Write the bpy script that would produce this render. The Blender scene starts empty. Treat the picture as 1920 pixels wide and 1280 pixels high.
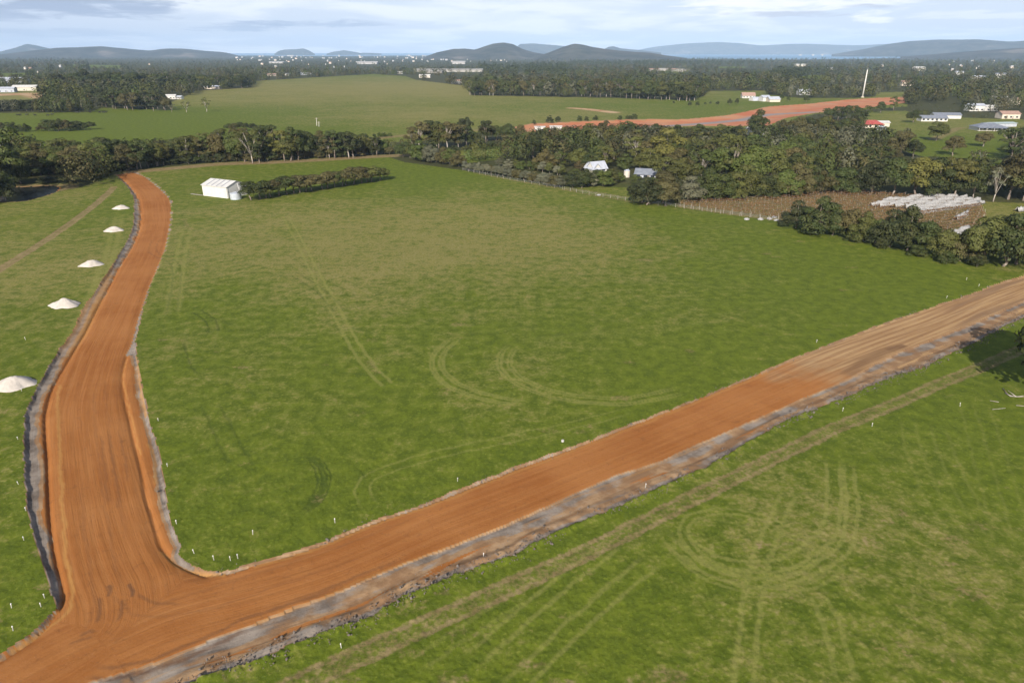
import bpy, math, random
import numpy as np
from mathutils import Vector
# ------------------------------------------------------------------ camera, sky, sun, exposure
scene = bpy.context.scene
col = scene.collection
CAM_H, FPX, PITCH = 50.0, 1297.0, math.radians(22.65)
cam_d = bpy.data.cameras.new('camera'); cam_d.sensor_width = 36.0
cam_d.lens = FPX / 1920.0 * 36.0; cam_d.clip_start = 0.5; cam_d.clip_end = 120000.0
cam = bpy.data.objects.new('camera', cam_d); col.objects.link(cam)
cam.location = (0, 0, CAM_H); cam.rotation_euler = (math.pi / 2 - PITCH, 0, 0)
scene.camera = cam
SUN_EL, SUN_TO = math.radians(29.0), math.radians(13.0)     # light travels towards this bearing (from +Y to +X)
sun_d = bpy.data.lights.new('sun', 'SUN'); sun_d.energy = 4.9; sun_d.angle = math.radians(0.5); sun_d.color = (1.0, 0.93, 0.83)
sun = bpy.data.objects.new('sun', sun_d); col.objects.link(sun)
ldir = Vector((math.sin(SUN_TO) * math.cos(SUN_EL), math.cos(SUN_TO) * math.cos(SUN_EL), -math.sin(SUN_EL)))
sun.rotation_euler = ldir.to_track_quat('-Z', 'Y').to_euler()
sun.location = (-40, -60, 120)
scene.view_settings.view_transform = 'Standard'; scene.view_settings.look = 'None'
scene.view_settings.gamma = 1.0; scene.view_settings.exposure = 0.50
world = bpy.data.worlds.new('World'); scene.world = world; world.use_nodes = True


class NT:
    """small node-tree helper"""
    def __init__(s, tree, clear=True):
        s.t = tree
        if clear: tree.nodes.clear()
    def n(s, kind, **kw):
        nd = s.t.nodes.new(kind)
        for k, v in kw.items():
            if k[0] == 'i' and k[1:].isdigit(): s.put(nd.inputs[int(k[1:])], v)
            elif k.startswith('in_'): s.put(nd.inputs[k[3:].replace('_', ' ')], v)
            else: setattr(nd, k, v)
        return nd
    def put(s, sock, v):
        if isinstance(v, bpy.types.NodeSocket): s.t.links.new(v, sock)
        else: sock.default_value = v
    def math(s, op, a, b=0.0, c=None, clamp=False):
        nd = s.t.nodes.new('ShaderNodeMath'); nd.operation = op; nd.use_clamp = clamp
        s.put(nd.inputs[0], a); s.put(nd.inputs[1], b)
        if c is not None: s.put(nd.inputs[2], c)
        return nd.outputs[0]
    def mix(s, f, a, b, mode='MIX'):
        nd = s.t.nodes.new('ShaderNodeMix'); nd.data_type = 'RGBA'; nd.blend_type = mode; nd.clamp_factor = True
        s.put(nd.inputs[0], f)
        for i, v in ((6, a), (7, b)):
            if not isinstance(v, bpy.types.NodeSocket) and len(v) == 3: v = (*v, 1)
            s.put(nd.inputs[i], v)
        return nd.outputs[2]
    def noise(s, vec, scale, detail=4.0, rough=0.55, dist=0.0):
        nd = s.n('ShaderNodeTexNoise'); s.put(nd.inputs['Vector'], vec)
        nd.inputs['Scale'].default_value = scale; nd.inputs['Detail'].default_value = detail
        nd.inputs['Roughness'].default_value = rough; nd.inputs['Distortion'].default_value = dist
        return nd.outputs['Fac']
    def ramp(s, v, lo, hi, a=0.0, b=1.0):
        nd = s.n('ShaderNodeMapRange'); nd.interpolation_type = 'SMOOTHSTEP'
        s.put(nd.inputs[0], v); nd.inputs[1].default_value = lo; nd.inputs[2].default_value = hi
        nd.inputs[3].default_value = a; nd.inputs[4].default_value = b
        return nd.outputs[0]
    def scale(s, vec, xyz):
        nd = s.n('ShaderNodeMapping'); s.put(nd.inputs[0], vec); nd.inputs['Scale'].default_value = xyz
        return nd.outputs[0]


# sky: Nishita with soft stratocumulus given by direction
w = NT(world.node_tree)
sky = w.n('ShaderNodeTexSky', sky_type='NISHITA', sun_disc=False, sun_elevation=SUN_EL, air_density=1.0, dust_density=1.6, ozone_density=1.6, altitude=50)
sky.sun_rotation = SUN_TO + math.pi
tc = w.n('ShaderNodeTexCoord').outputs['Generated']
sx = w.n('ShaderNodeSeparateXYZ'); w.put(sx.inputs[0], tc)
zc = w.math('MAXIMUM', sx.outputs[2], 0.0)
zz = w.math('ADD', zc, 0.075)
cv = w.n('ShaderNodeCombineXYZ'); w.put(cv.inputs[0], w.math('DIVIDE', sx.outputs[0], zz)); w.put(cv.inputs[1], w.math('MULTIPLY', w.math('DIVIDE', sx.outputs[1], zz), 0.8))
c1 = w.noise(cv.outputs[0], 0.62, 7.0, 0.56, 0.35)
c2 = w.noise(cv.outputs[0], 0.22, 3.0, 0.5, 0.0)
cover = w.math('ADD', w.math('MULTIPLY', c1, 0.65), w.math('MULTIPLY', c2, 0.45))
cl = w.ramp(cover, 0.50, 0.64)
dk = w.ramp(cover, 0.58, 0.74)
lit = w.mix(dk, (12.6, 12.6, 12.6), (9.0, 9.8, 11.2))
low = w.ramp(sx.outputs[2], 0.07, 0.40, 1.0, 0.16)          # whitened towards the horizon, clear blue overhead
veil = w.mix(w.math('MULTIPLY', low, 0.74), sky.outputs[0], (9.0, 10.0, 12.2))
skyc = w.mix(w.math('MULTIPLY', w.math('MULTIPLY', cl, 0.62), low), veil, lit)
uu = w.math('DIVIDE', sx.outputs[0], w.math('MAXIMUM', sx.outputs[1], 0.01)); vv = w.math('DIVIDE', sx.outputs[2], w.math('MAXIMUM', sx.outputs[1], 0.01))
SPx, CPx = math.sin(PITCH), math.cos(PITCH)
cb = w.noise(cv.outputs[0], 1.9, 6, 0.6, 0.4)
for (px, py, wx_, wy_, tone, amt) in ((150, 8, 190, 26, (5.4, 6.4, 8.6), 0.95), (20, 22, 120, 18, (5.6, 6.6, 8.8), 0.8), (250, 22, 110, 14, (5.6, 6.6, 8.8), 0.7), (440, 50, 120, 8, (5.4, 6.6, 9.0), 0.75), (620, 45, 130, 9, (5.4, 6.6, 9.0), 0.7), (100, 62, 200, 9, (6.0, 7.2, 9.6), 0.5),
                                    (1420, 14, 170, 16, (11.6, 11.4, 11.4), 0.9), (1640, 6, 130, 10, (11.4, 11.3, 11.4), 0.85), (1480, 26, 120, 6, (7.2, 7.9, 9.6), 0.8), (1640, 30, 40, 12, (12.2, 12, 11.8), 0.8), (1230, 50, 160, 9, (10.4, 10.6, 11.0), 0.6), (1800, 28, 170, 9, (10.2, 10.5, 11), 0.6), (1640, 12, 60, 5, (6.8, 7.6, 9.4), 0.8), (900, 35, 250, 14, (9.6, 10.2, 11.2), 0.5)):
    a_, b_ = (px - 960) / FPX, (640 - py) / FPX; dy_ = b_ * SPx + CPx; u0, v0_ = a_ / dy_, (b_ * CPx - SPx) / dy_
    du = w.math('DIVIDE', w.math('SUBTRACT', uu, u0), wx_ / FPX); dv = w.math('DIVIDE', w.math('SUBTRACT', vv, v0_), wy_ / FPX)
    tone = tuple(q_ * (0.80 if tone[0] < 8 else 1.05) for q_ in tone)
    rr_ = w.math('ADD', w.math('MULTIPLY', du, du), w.math('MULTIPLY', dv, dv))
    kk = w.math('ADD', w.math('MULTIPLY', w.math('SUBTRACT', cb, 0.5), 4.2), w.math('SUBTRACT', 0.75, rr_))
    skyc = w.mix(w.ramp(kk, -0.15, 0.75, 0.0, amt), skyc, tone)
bgn = w.n('ShaderNodeBackground'); w.put(bgn.inputs[0], skyc); bgn.inputs[1].default_value = 0.067
wo = w.n('ShaderNodeOutputWorld'); w.put(wo.inputs[0], bgn.outputs[0])

rng = np.random.default_rng(7)
random.seed(7)
# ------------------------------------------------------------------ helpers
SP, CP = math.sin(PITCH), math.cos(PITCH)


def G(x, y, z=0.0):
    """ground point (height z) seen at photograph position x, y"""
    a, b = (x - 960.0) / FPX, (640.0 - y) / FPX
    d = (a, b * SP + CP, b * CP - SP)
    t = (CAM_H - z) / max(-d[2], 1e-4)
    return Vector((d[0] * t, d[1] * t, z))


def GP(pts): return np.array([tuple(G(*p))[:2] for p in pts])


def top_height(p, ytop):
    """height above ground at p that reaches photograph row ytop"""
    k = (640.0 - ytop) / FPX
    return CAM_H + p[1] * (k * CP - SP) / (CP + k * SP)


def tag(o, label=None, cat=None, group=None, kind=None):
    if label: o['label'] = label
    if cat: o['category'] = cat
    if group: o['group'] = group
    if kind: o['kind'] = kind
    return o


def np_mesh(name, v, f, mat=None, smooth=False):
    """mesh from arrays; f is (n,3) or (n,4)"""
    me = bpy.data.meshes.new(name)
    v = np.ascontiguousarray(v, np.float32); f = np.ascontiguousarray(f, np.int32)
    me.vertices.add(len(v)); me.vertices.foreach_set('co', v.ravel())
    k = f.shape[1]
    me.loops.add(f.size); me.loops.foreach_set('vertex_index', f.ravel())
    me.polygons.add(len(f)); me.polygons.foreach_set('loop_start', np.arange(0, f.size, k, dtype=np.int32))
    if smooth: me.polygons.foreach_set('use_smooth', np.ones(len(f), bool))
    me.update(calc_edges=True)
    if mat: me.materials.append(mat)
    return me


def link(name, me, parent=None, loc=None):
    o = bpy.data.objects.new(name, me); col.objects.link(o)
    if parent: o.parent = parent
    if loc is not None: o.location = loc
    return o


def empty(name, loc, rz=0.0, sc=1.0):
    o = bpy.data.objects.new(name, None); col.objects.link(o)
    o.location = loc; o.rotation_euler = (0, 0, rz); o.scale = (sc, sc, sc); o.empty_display_size = 0.3
    return o


class MB:
    """collects polygons, builds one mesh object"""
    def __init__(s): s.v, s.f = [], []
    def face(s, *pts):
        i = len(s.v); s.v += [tuple(p) for p in pts]; s.f.append(tuple(range(i, i + len(pts))))
    def box(s, x0, x1, y0, y1, z0, z1):
        i = len(s.v)
        s.v += [(x0, y0, z0), (x1, y0, z0), (x1, y1, z0), (x0, y1, z0), (x0, y0, z1), (x1, y0, z1), (x1, y1, z1), (x0, y1, z1)]
        s.f += [tuple(i + k for k in q) for q in ((0, 3, 2, 1), (4, 5, 6, 7), (0, 1, 5, 4), (1, 2, 6, 5), (2, 3, 7, 6), (3, 0, 4, 7))]
    def slab(s, quad, t):
        """thick sheet: quad is 4 points (ccw from above), thickness t downwards"""
        i = len(s.v); s.v += [tuple(p) for p in quad] + [(p[0], p[1], p[2] - t) for p in quad]
        s.f += [(i, i + 1, i + 2, i + 3), (i + 7, i + 6, i + 5, i + 4)] + [(i + k, i + 4 + k, i + 4 + (k + 1) % 4, i + (k + 1) % 4) for k in range(4)]
    def tube(s, pts, radii, n=6):
        base = len(s.v); pts = [Vector(p) for p in pts]
        for k, p in enumerate(pts):
            d = (pts[min(k + 1, len(pts) - 1)] - pts[max(k - 1, 0)]).normalized()
            a = d.cross(Vector((0.3, 0.9, 0.1))).normalized(); b = d.cross(a)
            for j in range(n):
                t = 2 * math.pi * j / n
                s.v.append(tuple(p + (a * math.cos(t) + b * math.sin(t)) * radii[k]))
        for k in range(len(pts) - 1):
            for j in range(n):
                s.f.append((base + k * n + j, base + k * n + (j + 1) % n, base + (k + 1) * n + (j + 1) % n, base + (k + 1) * n + j))
        s.f.append(tuple(base + j for j in reversed(range(n)))); e = base + (len(pts) - 1) * n
        s.f.append(tuple(e + j for j in range(n)))
    def lathe(s, prof, n=20, cx=0, cy=0):
        base = len(s.v)
        for r, z in prof:
            for j in range(n):
                t = 2 * math.pi * j / n; s.v.append((cx + r * math.cos(t), cy + r * math.sin(t), z))
        for k in range(len(prof) - 1):
            for j in range(n):
                s.f.append((base + k * n + j, base + k * n + (j + 1) % n, base + (k + 1) * n + (j + 1) % n, base + (k + 1) * n + j))
        s.f.append(tuple(base + (len(prof) - 1) * n + j for j in range(n)))
    def mesh(s, name, mat, smooth=False):
        me = bpy.data.meshes.new(name); me.from_pydata(s.v, [], s.f); me.update()
        me.materials.append(mat)
        if smooth: me.polygons.foreach_set('use_smooth', np.ones(len(me.polygons), bool))
        return me
    def build(s, name, mat, parent=None, loc=None, smooth=False):
        return link(name, s.mesh(name, mat, smooth), parent, loc)


def hash2(ix, iy, seed):
    n = (ix.astype(np.int64) * 374761393 + iy.astype(np.int64) * 668265263 + seed * 974634777) & 0xFFFFFFFF
    n = ((n ^ (n >> 13)) * 1274126177) & 0xFFFFFFFF
    n = n ^ (n >> 16)
    return (n & 0xFFFFFF).astype(np.float32) / 16777216.0


def vnoise(x, y, s, seed=0):
    x = x / s; y = y / s
    ix = np.floor(x); iy = np.floor(y); fx = x - ix; fy = y - iy
    fx = fx * fx * (3 - 2 * fx); fy = fy * fy * (3 - 2 * fy)
    a = hash2(ix, iy, seed); b = hash2(ix + 1, iy, seed); c = hash2(ix, iy + 1, seed); d = hash2(ix + 1, iy + 1, seed)
    return (a + (b - a) * fx) * (1 - fy) + (c + (d - c) * fx) * fy


def fbm(x, y, s, seed=0, oct=3):
    t = np.zeros_like(x, dtype=np.float32); a, tot = 1.0, 0.0
    for k in range(oct):
        t += a * vnoise(x, y, s, seed + k * 17); tot += a; a *= 0.55; s *= 0.47
    return t / tot


def sstep(a, b, x):
    t = np.clip((x - a) / (b - a), 0, 1)
    return t * t * (3 - 2 * t)


def inside(poly, x, y):
    """vectorised point in polygon"""
    out = np.zeros(x.shape, bool)
    m = (x >= poly[:, 0].min()) & (x <= poly[:, 0].max()) & (y >= poly[:, 1].min()) & (y <= poly[:, 1].max())
    if not m.any(): return out
    px, py = x[m], y[m]; r = np.zeros(px.shape, bool); j = len(poly) - 1
    for i in range(len(poly)):
        xi, yi = poly[i]; xj, yj = poly[j]
        c = ((yi > py) != (yj > py)) & (px < (xj - xi) * (py - yi) / (yj - yi + 1e-12) + xi)
        r ^= c; j = i
    out[m] = r
    return out


def pdist(line, x, y, lim=8.0):
    """distance to a polyline (lim where farther) and the signed side / arc length of the nearest point"""
    d = np.full(x.shape, lim, np.float32); al = np.zeros(x.shape, np.float32); sg = np.zeros(x.shape, np.float32)
    s0 = 0.0
    for i in range(len(line) - 1):
        a, b = line[i], line[i + 1]; L = math.hypot(b[0] - a[0], b[1] - a[1])
        if L < 1e-6: continue
        m = np.flatnonzero((x > min(a[0], b[0]) - lim) & (x < max(a[0], b[0]) + lim) & (y > min(a[1], b[1]) - lim) & (y < max(a[1], b[1]) + lim))
        if len(m):
            ux, uy = (b[0] - a[0]) / L, (b[1] - a[1]) / L
            px, py = x[m] - a[0], y[m] - a[1]
            t = np.clip(px * ux + py * uy, 0, L)
            dd = np.hypot(px - ux * t, py - uy * t)
            k = dd < d[m]; mm = m[k]
            d[mm] = dd[k]; al[mm] = s0 + t[k]; sg[mm] = np.sign(ux * py[k] - uy * px[k])
        s0 += L
    return d, al, sg


def smooth_line(p, n=4):
    """Catmull-Rom through the points"""
    p = np.asarray(p, float); q = np.vstack([2 * p[0] - p[1], p, 2 * p[-1] - p[-2]]); o = []
    for i in range(1, len(q) - 2):
        for k in range(n):
            t = k / n; a, b, c, d = q[i - 1], q[i], q[i + 1], q[i + 2]
            o.append(0.5 * (2 * b + (c - a) * t + (2 * a - 5 * b + 4 * c - d) * t * t + (3 * b - a - 3 * c + d) * t ** 3))
    o.append(p[-1])
    return np.array(o)


def new_mat(name):
    m = bpy.data.materials.new(name); m.use_nodes = True
    t = NT(m.node_tree); out = t.n('ShaderNodeOutputMaterial'); b = t.n('ShaderNodeBsdfPrincipled')
    t.put(out.inputs[0], b.outputs[0])
    b.inputs['Specular IOR Level'].default_value = 0.25
    return m, t, b


def bump(t, b, h, strength, dist=0.1):
    nd = t.n('ShaderNodeBump'); nd.inputs['Strength'].default_value = strength; nd.inputs['Distance'].default_value = dist
    t.put(nd.inputs['Height'], h); t.put(b.inputs['Normal'], nd.outputs[0])


def simple_mat(name, c, c2=None, scale=2.0, rough=0.6, metal=0.0, stretch=(1, 1, 1)):
    m, t, b = new_mat(name)
    pos = t.scale(t.n('ShaderNodeTexCoord').outputs['Object'], stretch)
    f = t.ramp(t.noise(pos, scale, 4), 0.35, 0.7)
    t.put(b.inputs['Base Color'], t.mix(f, c, c2 or tuple(v * 0.8 for v in c)))
    b.inputs['Roughness'].default_value = rough; b.inputs['Metallic'].default_value = metal
    return m


# ------------------------------------------------------------------ outlines on the ground (photograph positions)
V_OUT = [(216, 327), (237, 347), (251, 370), (252, 400), (250, 425), (240, 450), (225, 475), (210, 500), (192, 525), (180, 545), (160, 570), (150, 590),
         (136, 620), (110, 657), (85, 700), (67, 732), (57, 755), (47, 780), (46, 810), (46, 845), (49, 895), (51, 940), (56, 980), (69, 1028), (82, 1065), (96, 1105), (104, 1134), (104, 1143), (88, 1160), (64, 1184), (30, 1206), (0, 1225), (-60, 1262), (-160, 1330), (-250, 1420)]
V_IN = [(218, 327), (240, 345), (256, 366), (262, 382), (264, 400), (262, 425), (250, 455), (237, 477), (222, 500), (207, 530), (192, 557), (172, 595),
        (160, 620), (140, 652), (120, 685), (107, 707), (95, 732), (87, 760), (84, 780), (85, 820), (88, 857), (91, 940), (97, 1006), (106, 1054), (114, 1089), (117, 1110), (111, 1131), (93, 1157), (66, 1187), (34, 1209), (0, 1231), (-60, 1269), (-160, 1338), (-250, 1428)]
R_OUT = [(252, 321), (274, 330), (292, 344), (310, 359), (322, 375), (324, 400), (320, 430), (313, 465), (303, 490), (290, 522), (280, 545), (271, 575), (264, 605), (258, 640), (255, 662),
         (264, 707), (268, 737), (275, 770), (285, 810), (296, 840), (302, 870), (306, 907), (311, 940), (316, 965), (325, 993), (340, 1022), (358, 1045), (376, 1058), (395, 1064), (425, 1066), (452, 1059), (480, 1050), (588, 1017), (696, 973), (767, 949), (839, 922), (960, 874), (1050, 842), (1115, 818),
         (1280, 754), (1440, 690), (1515, 659), (1602, 626), (1652, 606), (1740, 576), (1815, 551), (1865, 531), (1920, 515), (2000, 488), (2150, 440)]
R_IN = [(250, 322), (272, 331), (290, 345), (307, 360), (319, 375), (321, 400), (317, 430), (310, 465), (300, 490), (287, 522), (277, 545), (267, 575), (257, 605), (248, 640), (237, 664),
        (228, 700), (230, 735), (238, 770), (249, 820), (262, 870), (273, 932), (281, 956), (295, 1004), (306, 1028), (332, 1053), (372, 1071), (393, 1075), (425, 1074), (452, 1067), (480, 1057), (588, 1025), (696, 980), (767, 957), (839, 930), (960, 881), (1050, 848), (1115, 823),
        (1280, 758), (1440, 693), (1515, 661), (1602, 628), (1652, 608), (1740, 578), (1815, 553), (1865, 533), (1920, 517), (2000, 490), (2150, 442)]
L_IN = [(2150, 495), (2000, 537), (1920, 565), (1840, 600), (1765, 630), (1677, 664), (1590, 710), (1515, 742), (1440, 775), (1319, 827), (1283, 842), (1229, 867), (1158, 888), (1068, 928), (960, 976), (875, 1010), (803, 1037), (713, 1073), (642, 1104), (552, 1136), (480, 1166), (398, 1195), (319, 1229), (230, 1258), (146, 1285), (40, 1350), (-60, 1430)]
L_OUT = [(2150, 520), (2000, 565), (1920, 595), (1877, 615), (1827, 642), (1765, 670), (1727, 690), (1665, 707), (1602, 737), (1540, 762), (1490, 780), (1440, 807), (1341, 867), (1301, 885), (1229, 917), (1158, 949), (1086, 978), (1007, 1014), (960, 1042), (875, 1068), (803, 1097), (749, 1118), (695, 1154), (624, 1179), (552, 1206), (480, 1238), (398, 1263), (340, 1290), (250, 1350), (150, 1430)]
vo, vi, ro, ri, li, lo = (smooth_line(GP(p), 3) for p in (V_OUT, V_IN, R_OUT, R_IN, L_IN, L_OUT))
_k = int(len(ro) * 0.52)
for _i in list(range(0, 40)) + list(range(_k, len(ro))):                  # only a narrow rim on the far side of the diagonal road
    _j = ri[np.argmin(np.hypot(*(ri - ro[_i]).T))]; ro[_i] = _j + (ro[_i] - _j) * 0.5
works = np.vstack([vo[::-1], ro, lo])          # all disturbed ground
roadp = np.vstack([vi[::-1], ri, li])          # the formed orange road
cl_left = smooth_line(GP([(234, 325), (262, 342), (285, 366), (292, 400), (290, 428), (278, 468), (262, 505), (247, 535), (232, 570), (213, 610), (190, 655), (172, 705), (160, 760), (164, 820), (172, 880), (182, 940), (195, 1000), (215, 1060), (235, 1110), (230, 1170), (160, 1230), (40, 1300)]), 3)
cl_diag = smooth_line(GP([(2150, 468), (1920, 541), (1765, 605), (1590, 670), (1440, 734), (1229, 822), (960, 928), (803, 988), (640, 1060), (480, 1110), (330, 1150), (230, 1190), (120, 1240), (0, 1310), (-80, 1380)]), 3)
FARROAD = GP([(962, 239), (997, 232), (1110, 227), (1185, 224), (1285, 224), (1360, 217), (1397, 210), (1440, 200), (1515, 195), (1590, 187), (1640, 184), (1697, 182), (1700, 193), (1665, 197), (1590, 206), (1527, 212), (1470, 222), (1440, 236), (1385, 236), (1300, 236), (1192, 240), (1060, 246), (985, 247)])
FARGREY = smooth_line(GP([(1000, 247), (1060, 245), (1192, 237), (1290, 231), (1385, 223), (1440, 213), (1527, 208)]), 3)
POND = smooth_line(GP([(-40, 352), (20, 349), (60, 347), (96, 346), (112, 350), (105, 357), (90, 363), (70, 369), (48, 374), (20, 376), (-40, 377)]), 3)
PONDEDGE = smooth_line(GP([(-60, 349), (20, 346), (60, 344.5), (100, 344), (142, 345), (150, 349), (140, 353), (112, 358), (95, 365), (72, 371), (50, 377), (20, 379), (-60, 380)]), 3)
VINEYARD = GP([(1265, 380), (1272, 389), (1355, 401), (1423, 410), (1480, 418), (1600, 436), (1740, 458), (1835, 438), (1850, 402), (1835, 379), (1680, 366), (1600, 360), (1561, 360), (1503, 368), (1442, 372), (1355, 373)])
MAINFIELD = GP([(252, 321), (420, 303), (560, 297), (720, 291), (760, 305), (870, 320), (1050, 353), (1160, 376), (1270, 391), (1423, 412), (1490, 432), (1640, 460), (1800, 496), (1920, 500), (2150, 520), (2150, 1500), (-400, 1500), (-400, 400), (0, 380), (150, 352), (216, 327)])
MEADOW = GP([(-80, 292), (-80, 213), (0, 212), (170, 211), (190, 202), (320, 207), (322, 191), (345, 182), (365, 171), (470, 164), (480, 152), (700, 139), (760, 143), (780, 150), (870, 161), (885, 179), (1300, 187), (1330, 176), (1440, 178), (1500, 184), (1600, 184), (1660, 180), (1700, 178), (1700, 200), (1590, 208), (1527, 214), (1440, 240), (1385, 240), (1192, 242), (1060, 248), (985, 250), (900, 246), (860, 262), (720, 268), (600, 262), (430, 258), (300, 282), (100, 300)])
FIELDS = [MEADOW, MAINFIELD, VINEYARD,
          GP([(1640, 184), (1645, 173), (1740, 172), (1737, 178), (1690, 182)]),
          GP([(1320, 182), (1325, 171), (1440, 170), (1440, 180)]),
          GP([(1445, 158), (1470, 152), (1512, 141), (1552, 141), (1547, 156), (1500, 160)]),
          GP([(1600, 270), (1630, 209), (1700, 208), (1727, 219), (1915, 224), (1990, 245), (1870, 300), (1727, 293), (1690, 282)]),
          GP([(1530, 306), (1540, 300), (1650, 293), (1615, 318)]),
          GP([(850, 283), (960, 275), (930, 300), (866, 307)]),
          GP([(690, 268), (700, 252), (800, 246), (770, 262)]),
          GP([(1040, 352), (1085, 346), (1180, 352), (1190, 378)]),
          GP([(-80, 150), (-80, 138), (55, 137), (50, 149)]),
          GP([(115, 126), (130, 121), (235, 123), (225, 129)]),
          GP([(900, 146), (930, 141), (1000, 147), (960, 149)]),
          GP([(-80, 188), (-80, 168), (60, 168), (110, 180), (105, 187)]),
          GP([(1335, 128), (1345, 125), (1400, 125), (1395, 128)]),
          GP([(1210, 137), (1215, 130), (1290, 130), (1285, 137)]),
          GP([(1825, 377), (1990, 384), (1990, 515), (1800, 496), (1690, 470), (1780, 440)])]
LAKE = GP([(1190, 108.5), (1290, 110.5), (1440, 112), (1600, 111), (1740, 108), (1760, 105), (1560, 103.0), (1420, 101.6), (1200, 100.8)])
SEA = GP([(440, 104.5), (600, 105.5), (820, 104.5), (870, 102.5), (900, 99.8), (420, 99.8)])

# ------------------------------------------------------------------ ground: one sheet to the horizon, split by surface
def ground_points():
    r = [26.0]
    while r[-1] < 420: r.append(r[-1] * 1.0036)
    while r[-1] < 3000: r.append(r[-1] * 1.009)
    while r[-1] < 60000: r.append(r[-1] * 1.03)
    th = np.concatenate([np.arange(-56, 56.001, 0.115), np.linspace(56, 304, 76)[1:-1]])
    return np.array(r), np.radians(th)


GR, GT = ground_points()
NR, NTH = len(GR), len(GT)
RR, TT = np.meshgrid(GR, GT, indexing='ij')
gx = np.concatenate([(RR * np.sin(TT)).ravel(), [0.0]]).astype(np.float32)
gy = np.concatenate([(RR * np.cos(TT)).ravel(), [0.0]]).astype(np.float32)
grr = np.hypot(gx, gy)
wob = (fbm(gx, gy, 1.6, 3, 3) - 0.5) * 0.55
wx, wy = gx + wob * sstep(600, 300, grr), gy + (fbm(gx, gy, 1.6, 91, 3) - 0.5) * 0.55 * sstep(600, 300, grr)
in_works, in_road = inside(works, wx, wy), inside(roadp, gx + wob * 0.3, gy - wob * 0.3)
in_far, in_pond = inside(FARROAD, gx, gy), inside(POND, gx, gy)
in_water = inside(SEA, gx, gy) | inside(LAKE, gx, gy) | (grr > 16500)
n_fine = fbm(gx, gy, 0.55, 5, 2); n_mid = fbm(gx, gy, 4.0, 6, 3); n_big = fbm(gx, gy, 34.0, 8, 3); n_huge = fbm(gx, gy, 160.0, 9, 3)

track = np.zeros_like(gx); pale = np.zeros_like(gx); dark = np.zeros_like(gx)


def stroke(dst, pts, half, amt, soft=0.5, curve=True, off=(0.0,), lim=None):
    ln = GP(pts); ln = smooth_line(ln, 4) if curve else ln
    for o in off:
        l2 = ln
        if o:
            t = np.gradient(ln, axis=0); t /= np.linalg.norm(t, axis=1)[:, None] + 1e-9
            l2 = ln + np.stack([t[:, 1], -t[:, 0]], 1) * o
        d, al, _ = pdist(l2, wx, wy, half * 2 + 1)
        L = np.linalg.norm(np.diff(l2, axis=0), axis=1).sum()
        fade = sstep(0, 0.12 * L, al) * sstep(L, 0.88 * L, al) if lim is None else 1.0
        np.maximum(dst, amt * fade * sstep(half, half * (1 - soft), d), out=dst)


# worn two-wheel track through the near paddock and the one left of the road
TR = [(500, 1320), (570, 1276), (760, 1188), (960, 1097), (1104, 1032), (1211, 978), (1319, 924), (1440, 865), (1538, 815), (1602, 787), (1690, 750), (1765, 717), (1840, 687), (1900, 660), (2000, 620)]
stroke(track, TR, 2.2, 0.52, 0.8, lim=1); stroke(track, TR, 0.75, 0.74, 0.8, off=(-0.95, 0.95), lim=1)
TL = [(-60, 545), (0, 505), (60, 467), (120, 427), (170, 390), (205, 360), (214, 350)]
stroke(track, TL, 1.7, 0.72, 0.6, lim=1); stroke(track, TL, 0.6, 1.0, 0.5, off=(-0.95, 0.95), lim=1)
stroke(track, [(-40, 397), (60, 380), (140, 366), (190, 352), (210, 346), (170, 340), (140, 332)], 1.3, 0.55, 0.6)
stroke(track, [(42, 335), (100, 331), (150, 328), (214, 325)], 3.2, 0.75, 0.5)
stroke(track, [(252, 322), (330, 315), (420, 307), (520, 304), (600, 300), (700, 293.5), (760, 291)], 7.5, 0.95, 0.5, lim=1)
stroke(track, [(865, 320), (960, 338), (1060, 356), (1160, 374), (1270, 388)], 1.8, 0.6, 0.6)
stroke(track, [(1040, 352), (1100, 358), (1190, 374)], 5.0, 0.55, 0.8)
# tyre arcs pressed into the grass
stroke(pale, [(1562, 850), (1566, 930), (1552, 1000), (1500, 1045), (1430, 1066), (1350, 1055), (1285, 1015), (1252, 975)], 0.36, 0.95, 0.5, off=(-0.7, 0.9))
stroke(pale, [(1590, 855), (1597, 960), (1580, 1030), (1500, 1078), (1420, 1092), (1330, 1072), (1262, 1020), (1240, 975)], 0.36, 0.95, 0.5, off=(-0.6, 0.6))
stroke(pale, [(1555, 1000), (1520, 1055), (1440, 1080), (1340, 1060), (1285, 1010), (1290, 975), (1340, 960), (1410, 965), (1470, 990), (1540, 1040)], 0.34, 0.85, 0.5, off=(-0.5, 0.5))
stroke(pale, [(1590, 1040), (1540, 1090), (1440, 1108), (1330, 1085), (1250, 1020)], 0.32, 0.75, 0.5, off=(-0.4, 0.4))
stroke(pale, [(1340, 965), (1400, 985), (1470, 1012), (1530, 1050)], 0.35, 0.6, 0.6, off=(-0.6, 0.6))
stroke(pale, [(1478, 930), (1440, 1010), (1415, 1100), (1390, 1290)], 0.5, 0.9, 0.8, off=(-0.8, 0.8), lim=1)
stroke(pale, [(1530, 1110), (1560, 1180), (1590, 1290)], 0.45, 0.8, 0.7, off=(-0.8, 0.8))
stroke(pale, [(1225, 1040), (1160, 1090), (1080, 1160), (980, 1255), (930, 1300)], 0.42, 0.85, 0.7, off=(-1.4, 0.4, 3.2, 5.0))
stroke(pale, [(1060, 1060), (980, 1115), (860, 1190), (760, 1260)], 0.4, 0.6, 0.6, off=(-0.8, 0.8))
stroke(pale, [(1760, 790), (1775, 850), (1830, 960), (1900, 1030)], 0.4, 0.5, 0.7, off=(-1, 1, 3, 5))
stroke(pale, [(1835, 745), (1870, 850), (1910, 980), (1935, 1060)], 0.35, 0.45, 0.7, off=(-1, 1, 3))
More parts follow.
